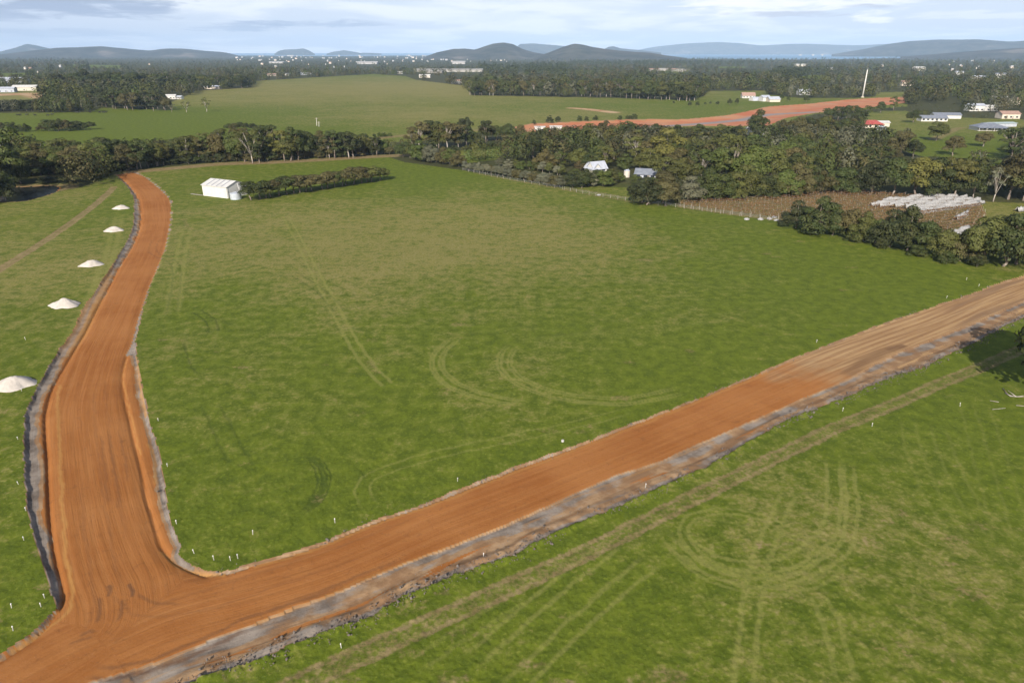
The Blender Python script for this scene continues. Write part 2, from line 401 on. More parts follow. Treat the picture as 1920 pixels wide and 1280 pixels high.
stroke(pale, [(860, 630), (825, 655), (815, 685), (835, 715), (885, 740), (950, 755), (1005, 758)], 0.36, 0.95, 0.5, off=(-1.5, -0.9, 0.2, 0.8))
stroke(pale, [(970, 640), (945, 665), (945, 695), (985, 725), (1050, 745), (1110, 752), (1190, 752), (1300, 728)], 0.36, 0.95, 0.5, off=(-1.7, -1.0, 0.2, 0.9))
stroke(pale, [(960, 640), (1100, 625), (1250, 612), (1400, 600)], 1.4, 0.35, 0.8)
stroke(pale, [(860, 630), (920, 618), (1010, 612)], 0.9, 0.35, 0.8)
stroke(pale, [(712, 962), (688, 940), (680, 915), (700, 890), (760, 868), (850, 845), (960, 822), (1060, 800), (1200, 765)], 0.28, 0.9, 0.6, off=(-0.9, 0.9))
stroke(pale, [(880, 790), (890, 815), (880, 830), (862, 822)], 0.3, 0.4, 0.6, off=(-1, 0, 1))
stroke(pale, [(535, 405), (560, 450), (590, 510), (625, 575), (660, 640), (700, 695), (725, 720)], 0.5, 0.95, 0.6, off=(-0.9, 0.9), lim=1)
stroke(track, [(688, 672), (700, 690), (712, 703)], 1.4, 0.5, 0.7)
stroke(pale, [(330, 420), (440, 430), (560, 440), (700, 462)], 1.3, 0.5, 0.8)
stroke(pale, [(352, 420), (340, 480), (330, 540), (322, 600)], 0.9, 0.85, 0.7, off=(-1, 1.2))
stroke(pale, [(225, 395), (205, 480), (160, 590), (100, 690)], 1.2, 0.8, 0.7, off=(-1, 1))
stroke(pale, [(60, 380), (55, 440), (45, 480)], 0.8, 0.4, 0.7, off=(-1, 1))
stroke(track, [(345, 408), (352, 425), (370, 432)], 1.5, 0.5, 0.7)
stroke(dark, [(300, 440), (285, 470), (330, 500), (320, 600)], 0.3, 0.4, 0.6, off=(-0.9, 0.9))
for a in range(3):
    stroke(dark, [(575, 850), (592 + a * 9, 875), (600 + a * 7, 905), (585 + a * 5, 940), (560, 965)], 0.22, 0.75, 0.6, off=(-0.35, 0.35))
stroke(dark, [(365, 580), (395, 600), (400, 625)], 0.3, 0.7, 0.6, off=(-0.9, 0.9)); stroke(dark, [(345, 640), (360, 690), (378, 700)], 0.3, 0.6, 0.6)
stroke(dark, [(390, 760), (420, 820), (450, 875)], 0.35, 0.45, 0.6, off=(-1.6, 0.9))
stroke(dark, [(545, 510), (600, 545), (640, 590)], 0.35, 0.35, 0.6, off=(-1, 1))
# bare scuffs
for k in range(420):
    q = (rng.uniform(-100, 2000), rng.uniform(400, 1290)); c = G(*q)
    s = rng.uniform(0.3, 1.3); m = np.flatnonzero((np.abs(gx - c.x) < 6) & (np.abs(gy - c.y) < 6))
    if len(m):
        d = np.hypot((gx[m] - c.x) / (s * rng.uniform(1, 2.4)), (gy[m] - c.y) / s)
        v = rng.uniform(0.15, 0.6) * sstep(1.6, 0.2, d + (n_mid[m] - 0.5) * 2.4 + (n_fine[m] - .5))
        track[m] = np.maximum(track[m], v)

# how dry the pasture is
dry = 0.20 + 0.50 * sstep(112, 215, grr) * sstep(2500, 900, grr)
dry += (n_big - 0.5) * 0.45 + (n_huge - 0.5) * 0.25
for (px, py, rad, amt) in ((620, 335, 70, -0.5), (1500, 460, 55, -0.55), (1750, 520, 60, -0.4), (1200, 395, 45, -0.3), (300, 480, 30, -0.15), (850, 330, 60, -0.45), (950, 420, 60, 0.25), (1000, 480, 45, 0.2), (700, 420, 60, 0.05),
                           (200, 262, 130, -0.65), (100, 225, 160, -0.6), (560, 252, 90, -0.35), (420, 215, 120, -0.25), (640, 222, 90, 0.25), (700, 160, 300, 0.3), (1000, 165, 200, 0.25), (1250, 205, 150, -0.5), (1430, 190, 150, -0.3),
                           (1700, 270, 90, -0.55), (1660, 225, 60, 0.1), (1850, 285, 60, -0.4), (1100, 215, 60, 0.2), (60, 420, 40, -0.25), (1640, 1080, 22, 0.15), (1800, 1050, 20, 0.2), (120, 340, 40, -0.2), (1520, 148, 200, -0.3), (1690, 176, 200, -.2)):
    c = G(px, py); dry += 0.8 * amt * np.exp(-((gx - c.x) ** 2 + (gy - c.y) ** 2) / (rad * rad))
dry = np.clip(dry, 0, 1)
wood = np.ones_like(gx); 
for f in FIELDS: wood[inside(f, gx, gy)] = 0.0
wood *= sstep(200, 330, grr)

# surface classes: disturbed soil attributes
d_out, _, _ = pdist(np.vstack([works, works[:1]]), wx, wy, 6.0)
d_lo, al_lo, _ = pdist(lo, gx, gy, 8.0)
d_vi, _, _ = pdist(vi, gx, gy, 3.0)
d_ri, _, _ = pdist(ri[: int(len(ri) * 0.55)], gx, gy, 3.0)
d_cl, al_l, sg_l = pdist(cl_left, gx, gy, 30.0)
d_cd, al_d, sg_d = pdist(cl_diag, gx, gy, 30.0)
LD = np.linalg.norm(np.diff(cl_diag, axis=0), axis=1).sum()
use_l = d_cl < d_cd
across = np.where(use_l, d_cl * sg_l, d_cd * sg_d + 40); along = np.where(use_l, al_l, al_d + 500)
def _al(p): return float(pdist(cl_diag, np.array([p.x], np.float32), np.array([p.y], np.float32), 30.0)[1][0])
tan_ = np.where(use_l, 0, sstep(_al(G(1330, 780)), _al(G(1690, 636)), al_d + (n_mid - 0.5) * 16))
grey = np.where(in_works & ~in_road, 1.0, 0.0)
# verge soil turns orange towards the road, in uneven tongues
left_verge = in_works & ~in_road & (d_cl < 14) & (gx < cl_left[:, 0].max()) 
vfrac = np.clip(d_vi / (d_vi + d_out + 1e-3), 0, 1)
grey = np.where(left_verge, sstep(0.18, 0.62, vfrac + (fbm(gx * 0.3, gy, 3.0, 33, 2) - 0.5) * 0.7), grey)
d_li, _, _ = pdist(li, gx, gy, 8.0)
lf = np.clip(d_li / (d_li + d_lo + 1e-3), 0, 1)
tong = fbm(across * 1.3, along * 0.11, 1.0, 44, 3)
diag_verge = in_works & ~in_road & (d_lo < 7.9) & (d_li < 7.9) & ~left_verge
g2 = np.clip(sstep(0.62, 0.9, lf + (tong - 0.5) * 0.5) + sstep(0.58, 0.10, lf + (tong - 0.5) * 0.9), 0, 1)
grey = np.where(diag_verge, np.clip(g2 * (0.05 + 1.15 * fbm(gx, gy, 3.2, 57, 4)), 0, 1), grey)
r_rim = in_works & ~in_road & ~left_verge & ~diag_verge
grey = np.where(r_rim, np.clip(0.10 + 0.55 * fbm(gx, gy, 5.0, 55, 3), 0, 1), grey)
right_ch = in_works & ~in_road & (d_ri < 2.9) & use_l
grey = np.where(right_ch & (gy < G(255, 664).y), sstep(0.9, 0.25, d_out + (n_mid - .5) * .5), grey)
# heights
z = ((n_fine - 0.5) * 0.085 + (vnoise(gx, gy, 0.33, 61) - 0.5) * 0.07) * sstep(260, 60, grr) + (fbm(gx, gy, 2.4, 12, 2) - 0.5) * 0.07 * sstep(420, 150, grr) + (n_big - 0.5) * 0.5 * sstep(600, 200, grr) * sstep(20, 60, grr)
z += -0.05 * track + 0.0 * pale - 0.05 * dark
cut = sstep(0.0, 0.42, np.where(in_works, d_out, 0))
zr = -0.30 + 0.10 * (n_mid - 0.5) * np.where(in_road, 0.35, 1.3) + 0.05 * (fbm(across * 2.2, along * 0.12, 1.0, 70, 2) - 0.5)
zr += np.where(in_road, 0.14, 0.0) * sstep(0.0, 1.6, np.minimum(d_vi, d_ri))
zr -= 0.30 * sstep(0.42, 0.12, d_vi) + 0.16 * sstep(0.35, 0.08, d_ri) * (gy < G(255, 664).y)
zr += 0.12 * sstep(0.9, 0.4, np.abs(d_ri - 1.1)) * right_ch
dzw = sstep(1.5, 0.3, np.abs(d_lo - 0.7)) * (0.25 + 0.9 * fbm(gx, gy, 1.1, 21, 2)) * (0.4 + fbm(gx, gy, 9, 22, 2))
far_mesh = sstep(320, 200, grr)
zr += np.where(diag_verge, 0.36 * dzw + 0.22 * (tong - 0.5), 0) * far_mesh
z = np.where(in_works, z * (1 - cut) + zr * cut, z)
z += np.where(~in_works, 0.30 * sstep(1.2, 0.1, d_lo) * n_fine * far_mesh, 0)
d_pond, _, _ = pdist(np.vstack([POND, POND[:1]]), gx, gy, 6.0)
in_pe = inside(PONDEDGE, gx, gy)
z = np.where(in_pond, -0.55, np.where(in_pe, -0.5 * sstep(5, 0.5, d_pond), z))
z = np.where(in_water, -1.0, z)
dfr, _, _ = pdist(np.vstack([FARROAD, FARROAD[:1]]), gx, gy, 14.0)
z = np.where(in_far, -1.2 * sstep(0, 10, dfr), z)
z[-1] = z[-2]
sandp = np.zeros_like(gx)
stroke(sandp, [(1074, 203), (1100, 205), (1150, 211)], 9, 1.0, 0.6, lim=1)
stroke(sandp, [(-60, 178), (0, 178), (70, 176), (108, 183)], 34, 0.9, 0.5, lim=1)
stroke(track, [(1750, 262), (1800, 240), (1860, 244), (1925, 242)], 6, 0.7, 0.6, lim=1)
stroke(track, [(1640, 226), (1700, 232), (1760, 240)], 3.5, 0.6, 0.6, lim=1)
stroke(track, [(320, 214), (400, 220), (470, 235)], 2.0, 0.35, 0.6, lim=1)
stroke(track, [(690, 262), (760, 254), (900, 244), (980, 240)], 9, 0.75, 0.6, lim=1)
track = np.maximum(track, np.where(in_pe & ~in_pond, 0.8, 0)); track = np.maximum(track, 0.7 * inside(VINEYARD, gx, gy))
gfar, _, _ = pdist(FARGREY, gx, gy, 20.0)

cls_v = np.zeros(len(gx), np.int8)
cls_v[in_works] = 2; cls_v[in_road & in_works] = 1; cls_v[in_far] = 3; cls_v[in_pond] = 4; cls_v[in_water] = 5
idx = np.arange(NR * NTH).reshape(NR, NTH)
q = np.stack([idx[:-1], np.roll(idx[:-1], -1, 1), np.roll(idx[1:], -1, 1), idx[1:]], -1).reshape(-1, 4)
q = q[:, ::-1]
fc = np.median(np.sort(cls_v[q], axis=1)[:, 1:3], axis=1).astype(np.int8)
cap = np.stack([np.full(NTH, NR * NTH), np.roll(idx[0], -1), idx[0]], -1)[:, ::-1]
ATT_A = np.stack([track, pale, dark, grey], 1).astype(np.float32)
ATT_B = np.stack([dry, wood, tan_, np.clip(sandp, 0, 1)], 1).astype(np.float32)
ATT_C = np.stack([across, along, np.where(in_far, sstep(7, 3, gfar), 0)], 1).astype(np.float32)


def ground_part(name, faces, mat):
    u, inv = np.unique(faces, return_inverse=True)
    v = np.stack([gx[u], gy[u], z[u]], 1)
    me = np_mesh(name, v, inv.reshape(faces.shape), mat, True)
    for nm, arr, ty in (('mask_a', ATT_A, 'FLOAT_COLOR'), ('mask_b', ATT_B, 'FLOAT_COLOR')):
        a = me.attributes.new(nm, ty, 'POINT'); a.data.foreach_set('color', np.ascontiguousarray(arr[u]).ravel())
    a = me.attributes.new('lane', 'FLOAT_VECTOR', 'POINT'); a.data.foreach_set('vector', np.ascontiguousarray(ATT_C[u]).ravel())
    o = link(name, me); o['kind'] = 'structure'
    return o


def attrs(t):
    out = []
    for nm in ('mask_a', 'mask_b'):
        a = t.n('ShaderNodeAttribute', attribute_name=nm); s = t.n('ShaderNodeSeparateColor'); t.put(s.inputs[0], a.outputs['Color'])
        out += [s.outputs[0], s.outputs[1], s.outputs[2], a.outputs['Alpha']]
    return out


# grass
m_grass, t, b = new_mat('pasture')
pos = t.n('ShaderNodeNewGeometry').outputs['Position']
a_track, a_pale, a_dark, a_grey, a_dry, a_wood, a_tan, a_sand = attrs(t)
nf, nm_, nb = t.noise(pos, 1.9, 5, 0.65), t.noise(pos, 0.45, 5, 0.62), t.noise(pos, 0.07, 5, 0.6)
spk = t.noise(pos, 5.5, 3, 0.7)
lush = t.mix(t.ramp(nm_, 0.3, 0.72), (0.068, 0.094, 0.008), (0.120, 0.150, 0.012))
lush = t.mix(t.ramp(nf, 0.52, 0.78), lush, (0.170, 0.200, 0.018))
dryc = t.mix(t.ramp(nf, 0.3, 0.7), (0.160, 0.152, 0.028), (0.250, 0.208, 0.084))
dfac = t.math('ADD', t.math('MULTIPLY', a_dry, 0.95), t.math('MULTIPLY', t.math('SUBTRACT', t.math('ADD', nm_, t.math('MULTIPLY', t.math('ADD', nb, t.noise(pos, 0.2, 5, 0.6)), 0.5)), 1.0), 1.6))
dfac = t.math('ADD', dfac, t.math('MULTIPLY', t.math('SUBTRACT', nf, 0.5), 0.9))
gcol = t.mix(t.ramp(dfac, 0.18, 0.98, 0.0, 0.92), lush, dryc)
gcol = t.mix(t.math('MULTIPLY', a_pale, t.ramp(t.math('ADD', nf, t.math('MULTIPLY', a_pale, 0.35)), 0.38, 0.85, 0.12, 0.60)), gcol, (0.215, 0.21, 0.055))
gcol = t.mix(t.math('MULTIPLY', a_dark, 0.75), gcol, (0.030, 0.050, 0.008))
brown = t.mix(t.ramp(nm_, 0.35, 0.65), (0.190, 0.130, 0.062), (0.275, 0.195, 0.105))
tf = t.ramp(t.math('ADD', a_track, t.math('MULTIPLY', t.math('SUBTRACT', nf, 0.5), 1.35)), 0.30, 0.92, 0.0, 0.86)
gcol = t.mix(t.math('MULTIPLY', tf, t.ramp(a_track, 0.02, 0.2)), gcol, brown)
gcol = t.mix(a_sand, gcol, t.mix(t.ramp(nb, 0.35, 0.6), (0.36, 0.17, 0.08), (0.48, 0.33, 0.20)))
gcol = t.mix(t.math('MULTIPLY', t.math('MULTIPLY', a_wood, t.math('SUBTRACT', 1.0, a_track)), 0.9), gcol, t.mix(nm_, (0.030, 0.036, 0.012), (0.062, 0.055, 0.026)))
gcol = t.mix(t.ramp(spk, 0.42, 0.24, 0.0, 0.45), gcol, t.mix(0.62, gcol, (0.012, 0.022, 0.003)))
gcol = t.mix(t.ramp(t.noise(pos, 0.9, 5, 0.7, 0.6), 0.56, 0.74, 0.0, 0.36), gcol, t.mix(0.5, gcol, (0.040, 0.065, 0.006)))
gcol = t.mix(t.ramp(spk, 0.62, 0.8, 0.0, 0.5), gcol, t.mix(0.5, gcol, (0.26, 0.26, 0.13)))
fine = t.noise(pos, 3.2, 8, 0.82)
gcol = t.mix(t.ramp(fine, 0.47, 0.36, 0.0, 0.55), gcol, t.mix(0.7, gcol, (0.016, 0.028, 0.003)))
gcol = t.mix(t.ramp(fine, 0.55, 0.66, 0.0, 0.42), gcol, t.mix(0.5, gcol, (0.26, 0.27, 0.06)))
t.put(b.inputs['Base Color'], gcol); b.inputs['Roughness'].default_value = 0.9; b.inputs['Specular IOR Level'].default_value = 0.12
gcol_ = None
hb = t.math('ADD', t.math('MULTIPLY', nf, 1.0), t.math('MULTIPLY', spk, 0.5))
bump(t, b, hb, 0.30, 0.30)

# soil: orange road, tan end, grey topsoil verge share one recipe with different masks
m_soil, t, b = new_mat('laterite_soil')
pos = t.n('ShaderNodeNewGeometry').outputs['Position']
a_track, a_pale, a_dark, a_grey, a_dry, a_wood, a_tan, a_sand = attrs(t)
lane = t.n('ShaderNodeAttribute', attribute_name='lane').outputs['Vector']
st = t.noise(t.scale(lane, (1.5, 0.035, 0)), 1.0, 6, 0.62); st2 = t.noise(t.scale(lane, (0.32, 0.018, 0)), 1.0, 4, 0.55)
st3 = t.noise(t.scale(lane, (4.0, 0.12, 0)), 1.0, 4, 0.6)
nf, nm_, nb = t.noise(pos, 2.6, 6, 0.68), t.noise(pos, 0.35, 5, 0.6), t.noise(pos, 0.075, 4, 0.55)
org = t.mix(t.ramp(nb, 0.35, 0.68), (0.258, 0.094, 0.024), (0.318, 0.128, 0.038))
org = t.mix(t.ramp(t.math('ADD', st, t.math('MULTIPLY', nm_, 0.35)), 0.52, 0.92, 0.0, 0.45), org, (0.385, 0.172, 0.058))
org = t.mix(t.ramp(st2, 0.56, 0.76, 0.0, 0.3), org, (0.205, 0.066, 0.018))
org = t.mix(t.ramp(st3, 0.60, 0.78, 0.0, 0.28), org, (0.16, 0.056, 0.020))
tan = t.mix(t.ramp(st, 0.35, 0.66), (0.25, 0.140, 0.066), (0.40, 0.255, 0.125))
tan = t.mix(t.ramp(st2, 0.54, 0.70, 0.0, 0.7), tan, (0.205, 0.125, 0.072))
scol = t.mix(t.ramp(t.math('ADD', a_tan, t.math('MULTIPLY', t.math('SUBTRACT', st2, 0.5), 1.1)), 0.25, 0.75), org, tan)
gry = t.mix(t.ramp(nm_, 0.32, 0.66), (0.118, 0.094, 0.076), (0.262, 0.220, 0.182))
gry = t.mix(t.ramp(nf, 0.52, 0.74, 0.0, 0.6), gry, (0.120, 0.090, 0.072))
gry = t.mix(t.ramp(nb, 0.60, 0.78, 0.0, 0.55), gry, (0.40, 0.345, 0.29))
ol = t.mix(t.ramp(nm_, 0.4, 0.65), (0.225, 0.130, 0.068), (0.33, 0.215, 0.120))
sub = t.mix(t.ramp(a_grey, 0.0, 0.02), scol, ol)
gf = t.ramp(t.math('ADD', a_grey, t.math('MULTIPLY', t.math('SUBTRACT', nm_, 0.5), 0.9)), 0.30, 0.66)
scol = t.mix(t.math('MULTIPLY', gf, t.ramp(a_grey, 0.02, 0.25)), sub, gry)
scol = t.mix(t.math('MULTIPLY', a_dark, 0.75), scol, (0.11, 0.055, 0.03))
scol = t.mix(t.math('MULTIPLY', a_pale, 0.8), scol, (0.37, 0.19, 0.058))
scol = t.mix(t.ramp(t.noise(pos, 7.0, 3, 0.7), 0.60, 0.74, 0.0, 0.55), scol, t.mix(0.5, scol, (0.40, 0.27, 0.17)))
scol = t.mix(t.ramp(t.noise(pos, 0.9, 6, 0.68, 0.8), 0.55, 0.70, 0.0, 0.45), scol, t.mix(0.55, scol, (0.09, 0.045, 0.022)))
t.put(b.inputs['Base Color'], scol); b.inputs['Roughness'].default_value = 0.95; b.inputs['Specular IOR Level'].default_value = 0.1
bump(t, b, t.math('ADD', nf, t.math('ADD', st3, st)), 0.4, 0.12)

m_far, t, b = new_mat('red_earth')
pos = t.n('ShaderNodeNewGeometry').outputs['Position']; lane = t.n('ShaderNodeAttribute', attribute_name='lane').outputs['Vector']
sl = t.n('ShaderNodeSeparateXYZ'); t.put(sl.inputs[0], lane)
nb = t.noise(pos, 0.03, 5, 0.6); nm_ = t.noise(t.scale(pos, (0.3, 1, 1)), 0.12, 5, 0.6)
c = t.mix(t.ramp(nb, 0.35, 0.65), (0.40, 0.125, 0.055), (0.43, 0.20, 0.095)); c = t.mix(t.ramp(nm_, 0.52, 0.7, 0, 0.7), c, (0.30, 0.22, 0.16))
c = t.mix(sl.outputs[2], c, t.mix(nm_, (0.16, 0.15, 0.15), (0.28, 0.25, 0.24)))
t.put(b.inputs['Base Color'], c); b.inputs['Roughness'].default_value = 0.95

m_water, t, b = new_mat('dam_water')
pos = t.n('ShaderNodeNewGeometry').outputs['Position']
b.inputs['Base Color'].default_value = (0.020, 0.022, 0.020, 1); b.inputs['Roughness'].default_value = 0.22; b.inputs['Specular IOR Level'].default_value = 0.5
bump(t, b, t.noise(pos, 1.2, 3), 0.15, 0.05)
m_sea, t, b = new_mat('sea_water')
pos = t.n('ShaderNodeNewGeometry').outputs['Position']
t.put(b.inputs['Base Color'], t.mix(t.ramp(t.noise(pos, 0.0006, 3), 0.4, 0.6), (0.02, 0.11, 0.20), (0.04, 0.16, 0.28))); b.inputs['Roughness'].default_value = 0.35
bump(t, b, t.noise(pos, 0.02, 4), 0.6, 6.0)

# scuffs and windrow lines on the orange road
g_tr, g_pa, g_da = ATT_A[:, 0], ATT_A[:, 1], ATT_A[:, 2]
for pts, hw, am in (([(150, 1268), (230, 1262), (330, 1235), (420, 1195), (480, 1172)], 0.35, 0.8), ([(160, 1248), (260, 1240), (350, 1205), (480, 1150), (640, 1098)], 0.3, 0.6), ([(185, 1115), (190, 1140), (180, 1165)], 0.3, 0.7), ([(228, 1120), (226, 1145), (220, 1160)], 0.25, 0.7),
                    ([(200, 1095), (207, 1105), (203, 1115)], 0.3, 0.8), ([(240, 1090), (246, 1105), (243, 1118)], 0.35, 0.9), ([(255, 1108), (290, 1126), (340, 1130)], 0.25, 0.5), ([(150, 1190), (170, 1180), (176, 1185)], 0.3, 0.6), ([(128, 1205), (160, 1195), (175, 1190)], 0.3, 0.5),
                    ([(205, 800), (210, 850), (216, 900), (228, 960)], 0.25, 0.5), ([(222, 800), (232, 850), (240, 905)], 0.2, 0.45), ([(190, 810), (196, 880), (203, 950)], 0.25, 0.4),
                    ([(196, 700), (200, 760), (206, 820), (214, 890), (226, 960), (250, 1040)], 0.28, 0.26),
                    ([(176, 720), (178, 790), (186, 870), (196, 950), (208, 1020), (222, 1080), (240, 1130)], 0.28, 0.26),
                    ([(238, 1150), (330, 1120), (470, 1075), (640, 1020), (800, 960)], 0.28, 0.26),
                    ([(200, 1100), (260, 1150), (380, 1140), (520, 1095), (700, 1035)], 0.28, 0.26),
                    ([(150, 900), (156, 980), (168, 1060), (176, 1130), (150, 1200)], 0.28, 0.26),
                    ([(480, 1150), (640, 1090), (760, 1042)], 0.35, 0.5), ([(1580, 705), (1640, 665), (1700, 645)], 1.6, 0.6), ([(1660, 655), (1680, 650), (1700, 645)], 1.1, 0.9)):
    tmp = np.zeros_like(gx); stroke(tmp, pts, hw, am, 0.7); ATT_A[:, 2] = np.maximum(ATT_A[:, 2], np.where(in_works, tmp, 0))
for pts, hw, am in (([(112, 720), (107, 760), (110, 820), (113, 880), (116, 940), (120, 1000), (126, 1060), (133, 1100), (131, 1130), (118, 1152), (90, 1172), (60, 1192), (20, 1216)], 0.3, 0.9), ([(300, 1030), (320, 1048), (345, 1062), (380, 1073), (420, 1076)], 0.28, 0.9),
                    ([(480, 1060), (588, 1028), (696, 984), (839, 934), (960, 886), (1115, 828), (1280, 763), (1440, 698)], 0.28, 0.75), ([(236, 670), (231, 710), (238, 750), (250, 800), (262, 850)], 0.15, 0.8), ([(257, 670), (262, 710), (266, 745), (272, 780)], 0.3, 0.9), ([(278, 830), (288, 850), (292, 880), (290, 905)], 0.25, 0.7),
                    ([(480, 1165), (600, 1118), (760, 1052), (900, 1000), (1068, 932), (1229, 870), (1319, 830)], 0.22, 0.55)):
    tmp = np.zeros_like(gx); stroke(tmp, pts, hw, am, 0.7, lim=1); ATT_A[:, 1] = np.maximum(ATT_A[:, 1], np.where(in_works, tmp, 0))

ground_part('ground', q[fc == 0], m_grass)
ground_part('road', q[fc == 1], m_soil)
ground_part('road_verge', q[fc == 2], m_soil)
ground_part('dirt_road', q[fc == 3], m_far)
ground_part('water', q[fc == 4], m_water)
ground_part('sea', q[fc == 5], m_sea)
ground_part('ground_under_drone', cap, m_grass).name = 'ground'
#REST
# ------------------------------------------------------------------ hills, islands: ridges far behind
m_hill, t, b = new_mat('scrub_hill')
pos = t.n('ShaderNodeNewGeometry').outputs['Position']
f1, f2 = t.noise(pos, 0.006, 6, 0.62), t.noise(pos, 0.0016, 4, 0.55)
c = t.mix(t.ramp(f1, 0.35, 0.65), (0.026, 0.032, 0.022), (0.066, 0.064, 0.046)); c = t.mix(t.ramp(f2, 0.60, 0.72, 0, 0.75), c, (0.20, 0.17, 0.14))
t.put(b.inputs['Base Color'], c); b.inputs['Roughness'].default_value = 0.95


def hill(name, prof, dist, depth, seed, foot=0.0, label=None):
    """a ridge: prof is its skyline in the photograph, dist its distance, depth how far it reaches front to back"""
    prof = np.array(prof, float); n = 150; m = 44
    xs = np.linspace(prof[0, 0], prof[-1, 0], n); ys = np.interp(xs, prof[:, 0], prof[:, 1])
    k = np.array([0.25, 0.5, 0.25])
    for _ in range(2): ys[1:-1] = np.convolve(ys, k, 'valid')
    az = np.arctan((xs - 960) / FPX / (CP + (640 - 99) / FPX * SP))
    hh = np.array([top_height((0, dist * math.cos(a)), y) for a, y in zip(az, ys)]) + 1.0
    u = np.linspace(-1, 1, m); A, U = np.meshgrid(az, u, indexing='ij')
    D = dist + U * depth
    x, y = (D * np.sin(A)).astype(np.float32), (D * np.cos(A)).astype(np.float32)
    prof_u = np.clip(1 - np.abs(U) ** 1.7, 0, 1)
    rug = fbm(x, y, depth * 0.5, seed, 4) - 0.5
    zz_ = np.maximum(hh, 0)[:, None] * prof_u * (1 + 0.9 * rug * (1 - prof_u) ** 0.6 + 0.10 * rug) * 1.0 - 2.0 + foot
    i = np.arange(n * m).reshape(n, m)
    f = np.stack([i[:-1, :-1], i[1:, :-1], i[1:, 1:], i[:-1, 1:]], -1).reshape(-1, 4)
    o = link(name, np_mesh(name, np.stack([x.ravel(), y.ravel(), zz_.ravel()], 1), f, m_hill, True)); o['kind'] = 'structure'
    return o


hill('hill', [(-260, 97), (-60, 100), (0, 97), (30, 90), (55, 82), (75, 86), (110, 95), (150, 101)], 15500, 1500, 1)
hill('hill', [(-300, 100), (-60, 104), (0, 102), (60, 95), (110, 90), (150, 89), (190, 87), (230, 91), (280, 95), (310, 91), (345, 91), (380, 95), (420, 98), (445, 104), (455, 108)], 9500, 900, 2)
hill('island', [(514, 101.5), (522, 96), (535, 93), (555, 92.5), (570, 91), (580, 95), (590, 101.5)], 16000, 700, 3)
hill('island', [(612, 101), (625, 97), (645, 94.5), (665, 97.5), (682, 101)], 17000, 600, 4)
hill('island', [(664, 101), (680, 99.2), (700, 99.5), (715, 101)], 17500, 500, 14)
hill('hill', [(790, 109), (820, 98), (850, 92), (870, 91), (890, 93), (905, 88), (925, 82), (945, 80), (962, 83), (980, 92), (1000, 98), (1030, 103), (1060, 109)], 6400, 650, 5)
hill('hill', [(960, 95), (975, 83), (1000, 82), (1040, 85), (1070, 88), (1100, 98)], 14500, 1000, 6)
hill('hill', [(1000, 108), (1030, 98), (1055, 88), (1075, 82.5), (1090, 84), (1110, 89), (1150, 94), (1190, 97), (1220, 99), (1250, 104), (1290, 109)], 5600, 620, 7)
hill('hill', [(1120, 99), (1140, 88), (1150, 87), (1165, 91), (1200, 94), (1240, 99)], 12500, 700, 15)
hill('hill', [(1170, 100), (1210, 91), (1240, 86), (1290, 81), (1340, 79), (1380, 81), (1430, 85), (1480, 83), (1520, 82), (1560, 84), (1600, 85), (1660, 83), (1720, 80), (1760, 81), (1850, 79), (1950, 77), (2100, 84), (2300, 96)], 21500, 1500, 8)
hill('hill', [(1560, 102), (1620, 92), (1660, 83), (1700, 77), (1750, 73.5), (1830, 74), (1890, 78), (1950, 76), (2050, 82), (2200, 97)], 12200, 1300, 9)
hill('hill', [(1690, 106), (1760, 101), (1840, 94), (1900, 90), (1980, 88), (2100, 92), (2250, 104)], 7600, 900, 10)

# ------------------------------------------------------------------ trees
def leaf_mat(name, tint_attr=None):
    m, t, b = new_mat(name)
    oi = t.n('ShaderNodeObjectInfo'); pos = t.n('ShaderNodeNewGeometry').outputs['Position']
    base = t.n('ShaderNodeAttribute', attribute_name=tint_attr).outputs['Color'] if tint_attr else oi.outputs['Color']
    f = t.noise(pos, 0.45, 3, 0.6); rnd = t.n('ShaderNodeAttribute', attribute_name='leaf').outputs['Fac']
    c = t.mix(t.ramp(f, 0.35, 0.7, 0.0, 0.55), base, t.mix(0.5, base, (0.105, 0.085, 0.030)))
    c = t.mix(t.math('MULTIPLY', rnd, 0.55), c, t.mix(0.4, c, (0.15, 0.16, 0.05)))
    t.put(b.inputs['Base Color'], c); b.inputs['Roughness'].default_value = 0.65; b.inputs['Specular IOR Level'].default_value = 0.22
    tr = t.n('ShaderNodeBsdfTranslucent'); t.put(tr.inputs[0], c); mx = t.n('ShaderNodeMixShader'); mx.inputs[0].default_value = 0.10
    out = [n for n in t.t.nodes if n.type == 'OUTPUT_MATERIAL'][0]
    t.put(mx.inputs[1], b.outputs[0]); t.put(mx.inputs[2], tr.outputs[0]); t.put(out.inputs[0], mx.outputs[0])
    return m


m_leaf, m_wood_leaf = leaf_mat('leaves'), leaf_mat('woodland_leaves', 'tint')
m_bark = simple_mat('bark', (0.17, 0.125, 0.095), (0.34, 0.30, 0.26), 1.5, 0.9, 0, (1, 1, .3))
m_pale_bark = simple_mat('pale_bark', (0.46, 0.41, 0.36), (0.27, 0.22, 0.19), 1.2, 0.85, 0, (1, 1, .3))


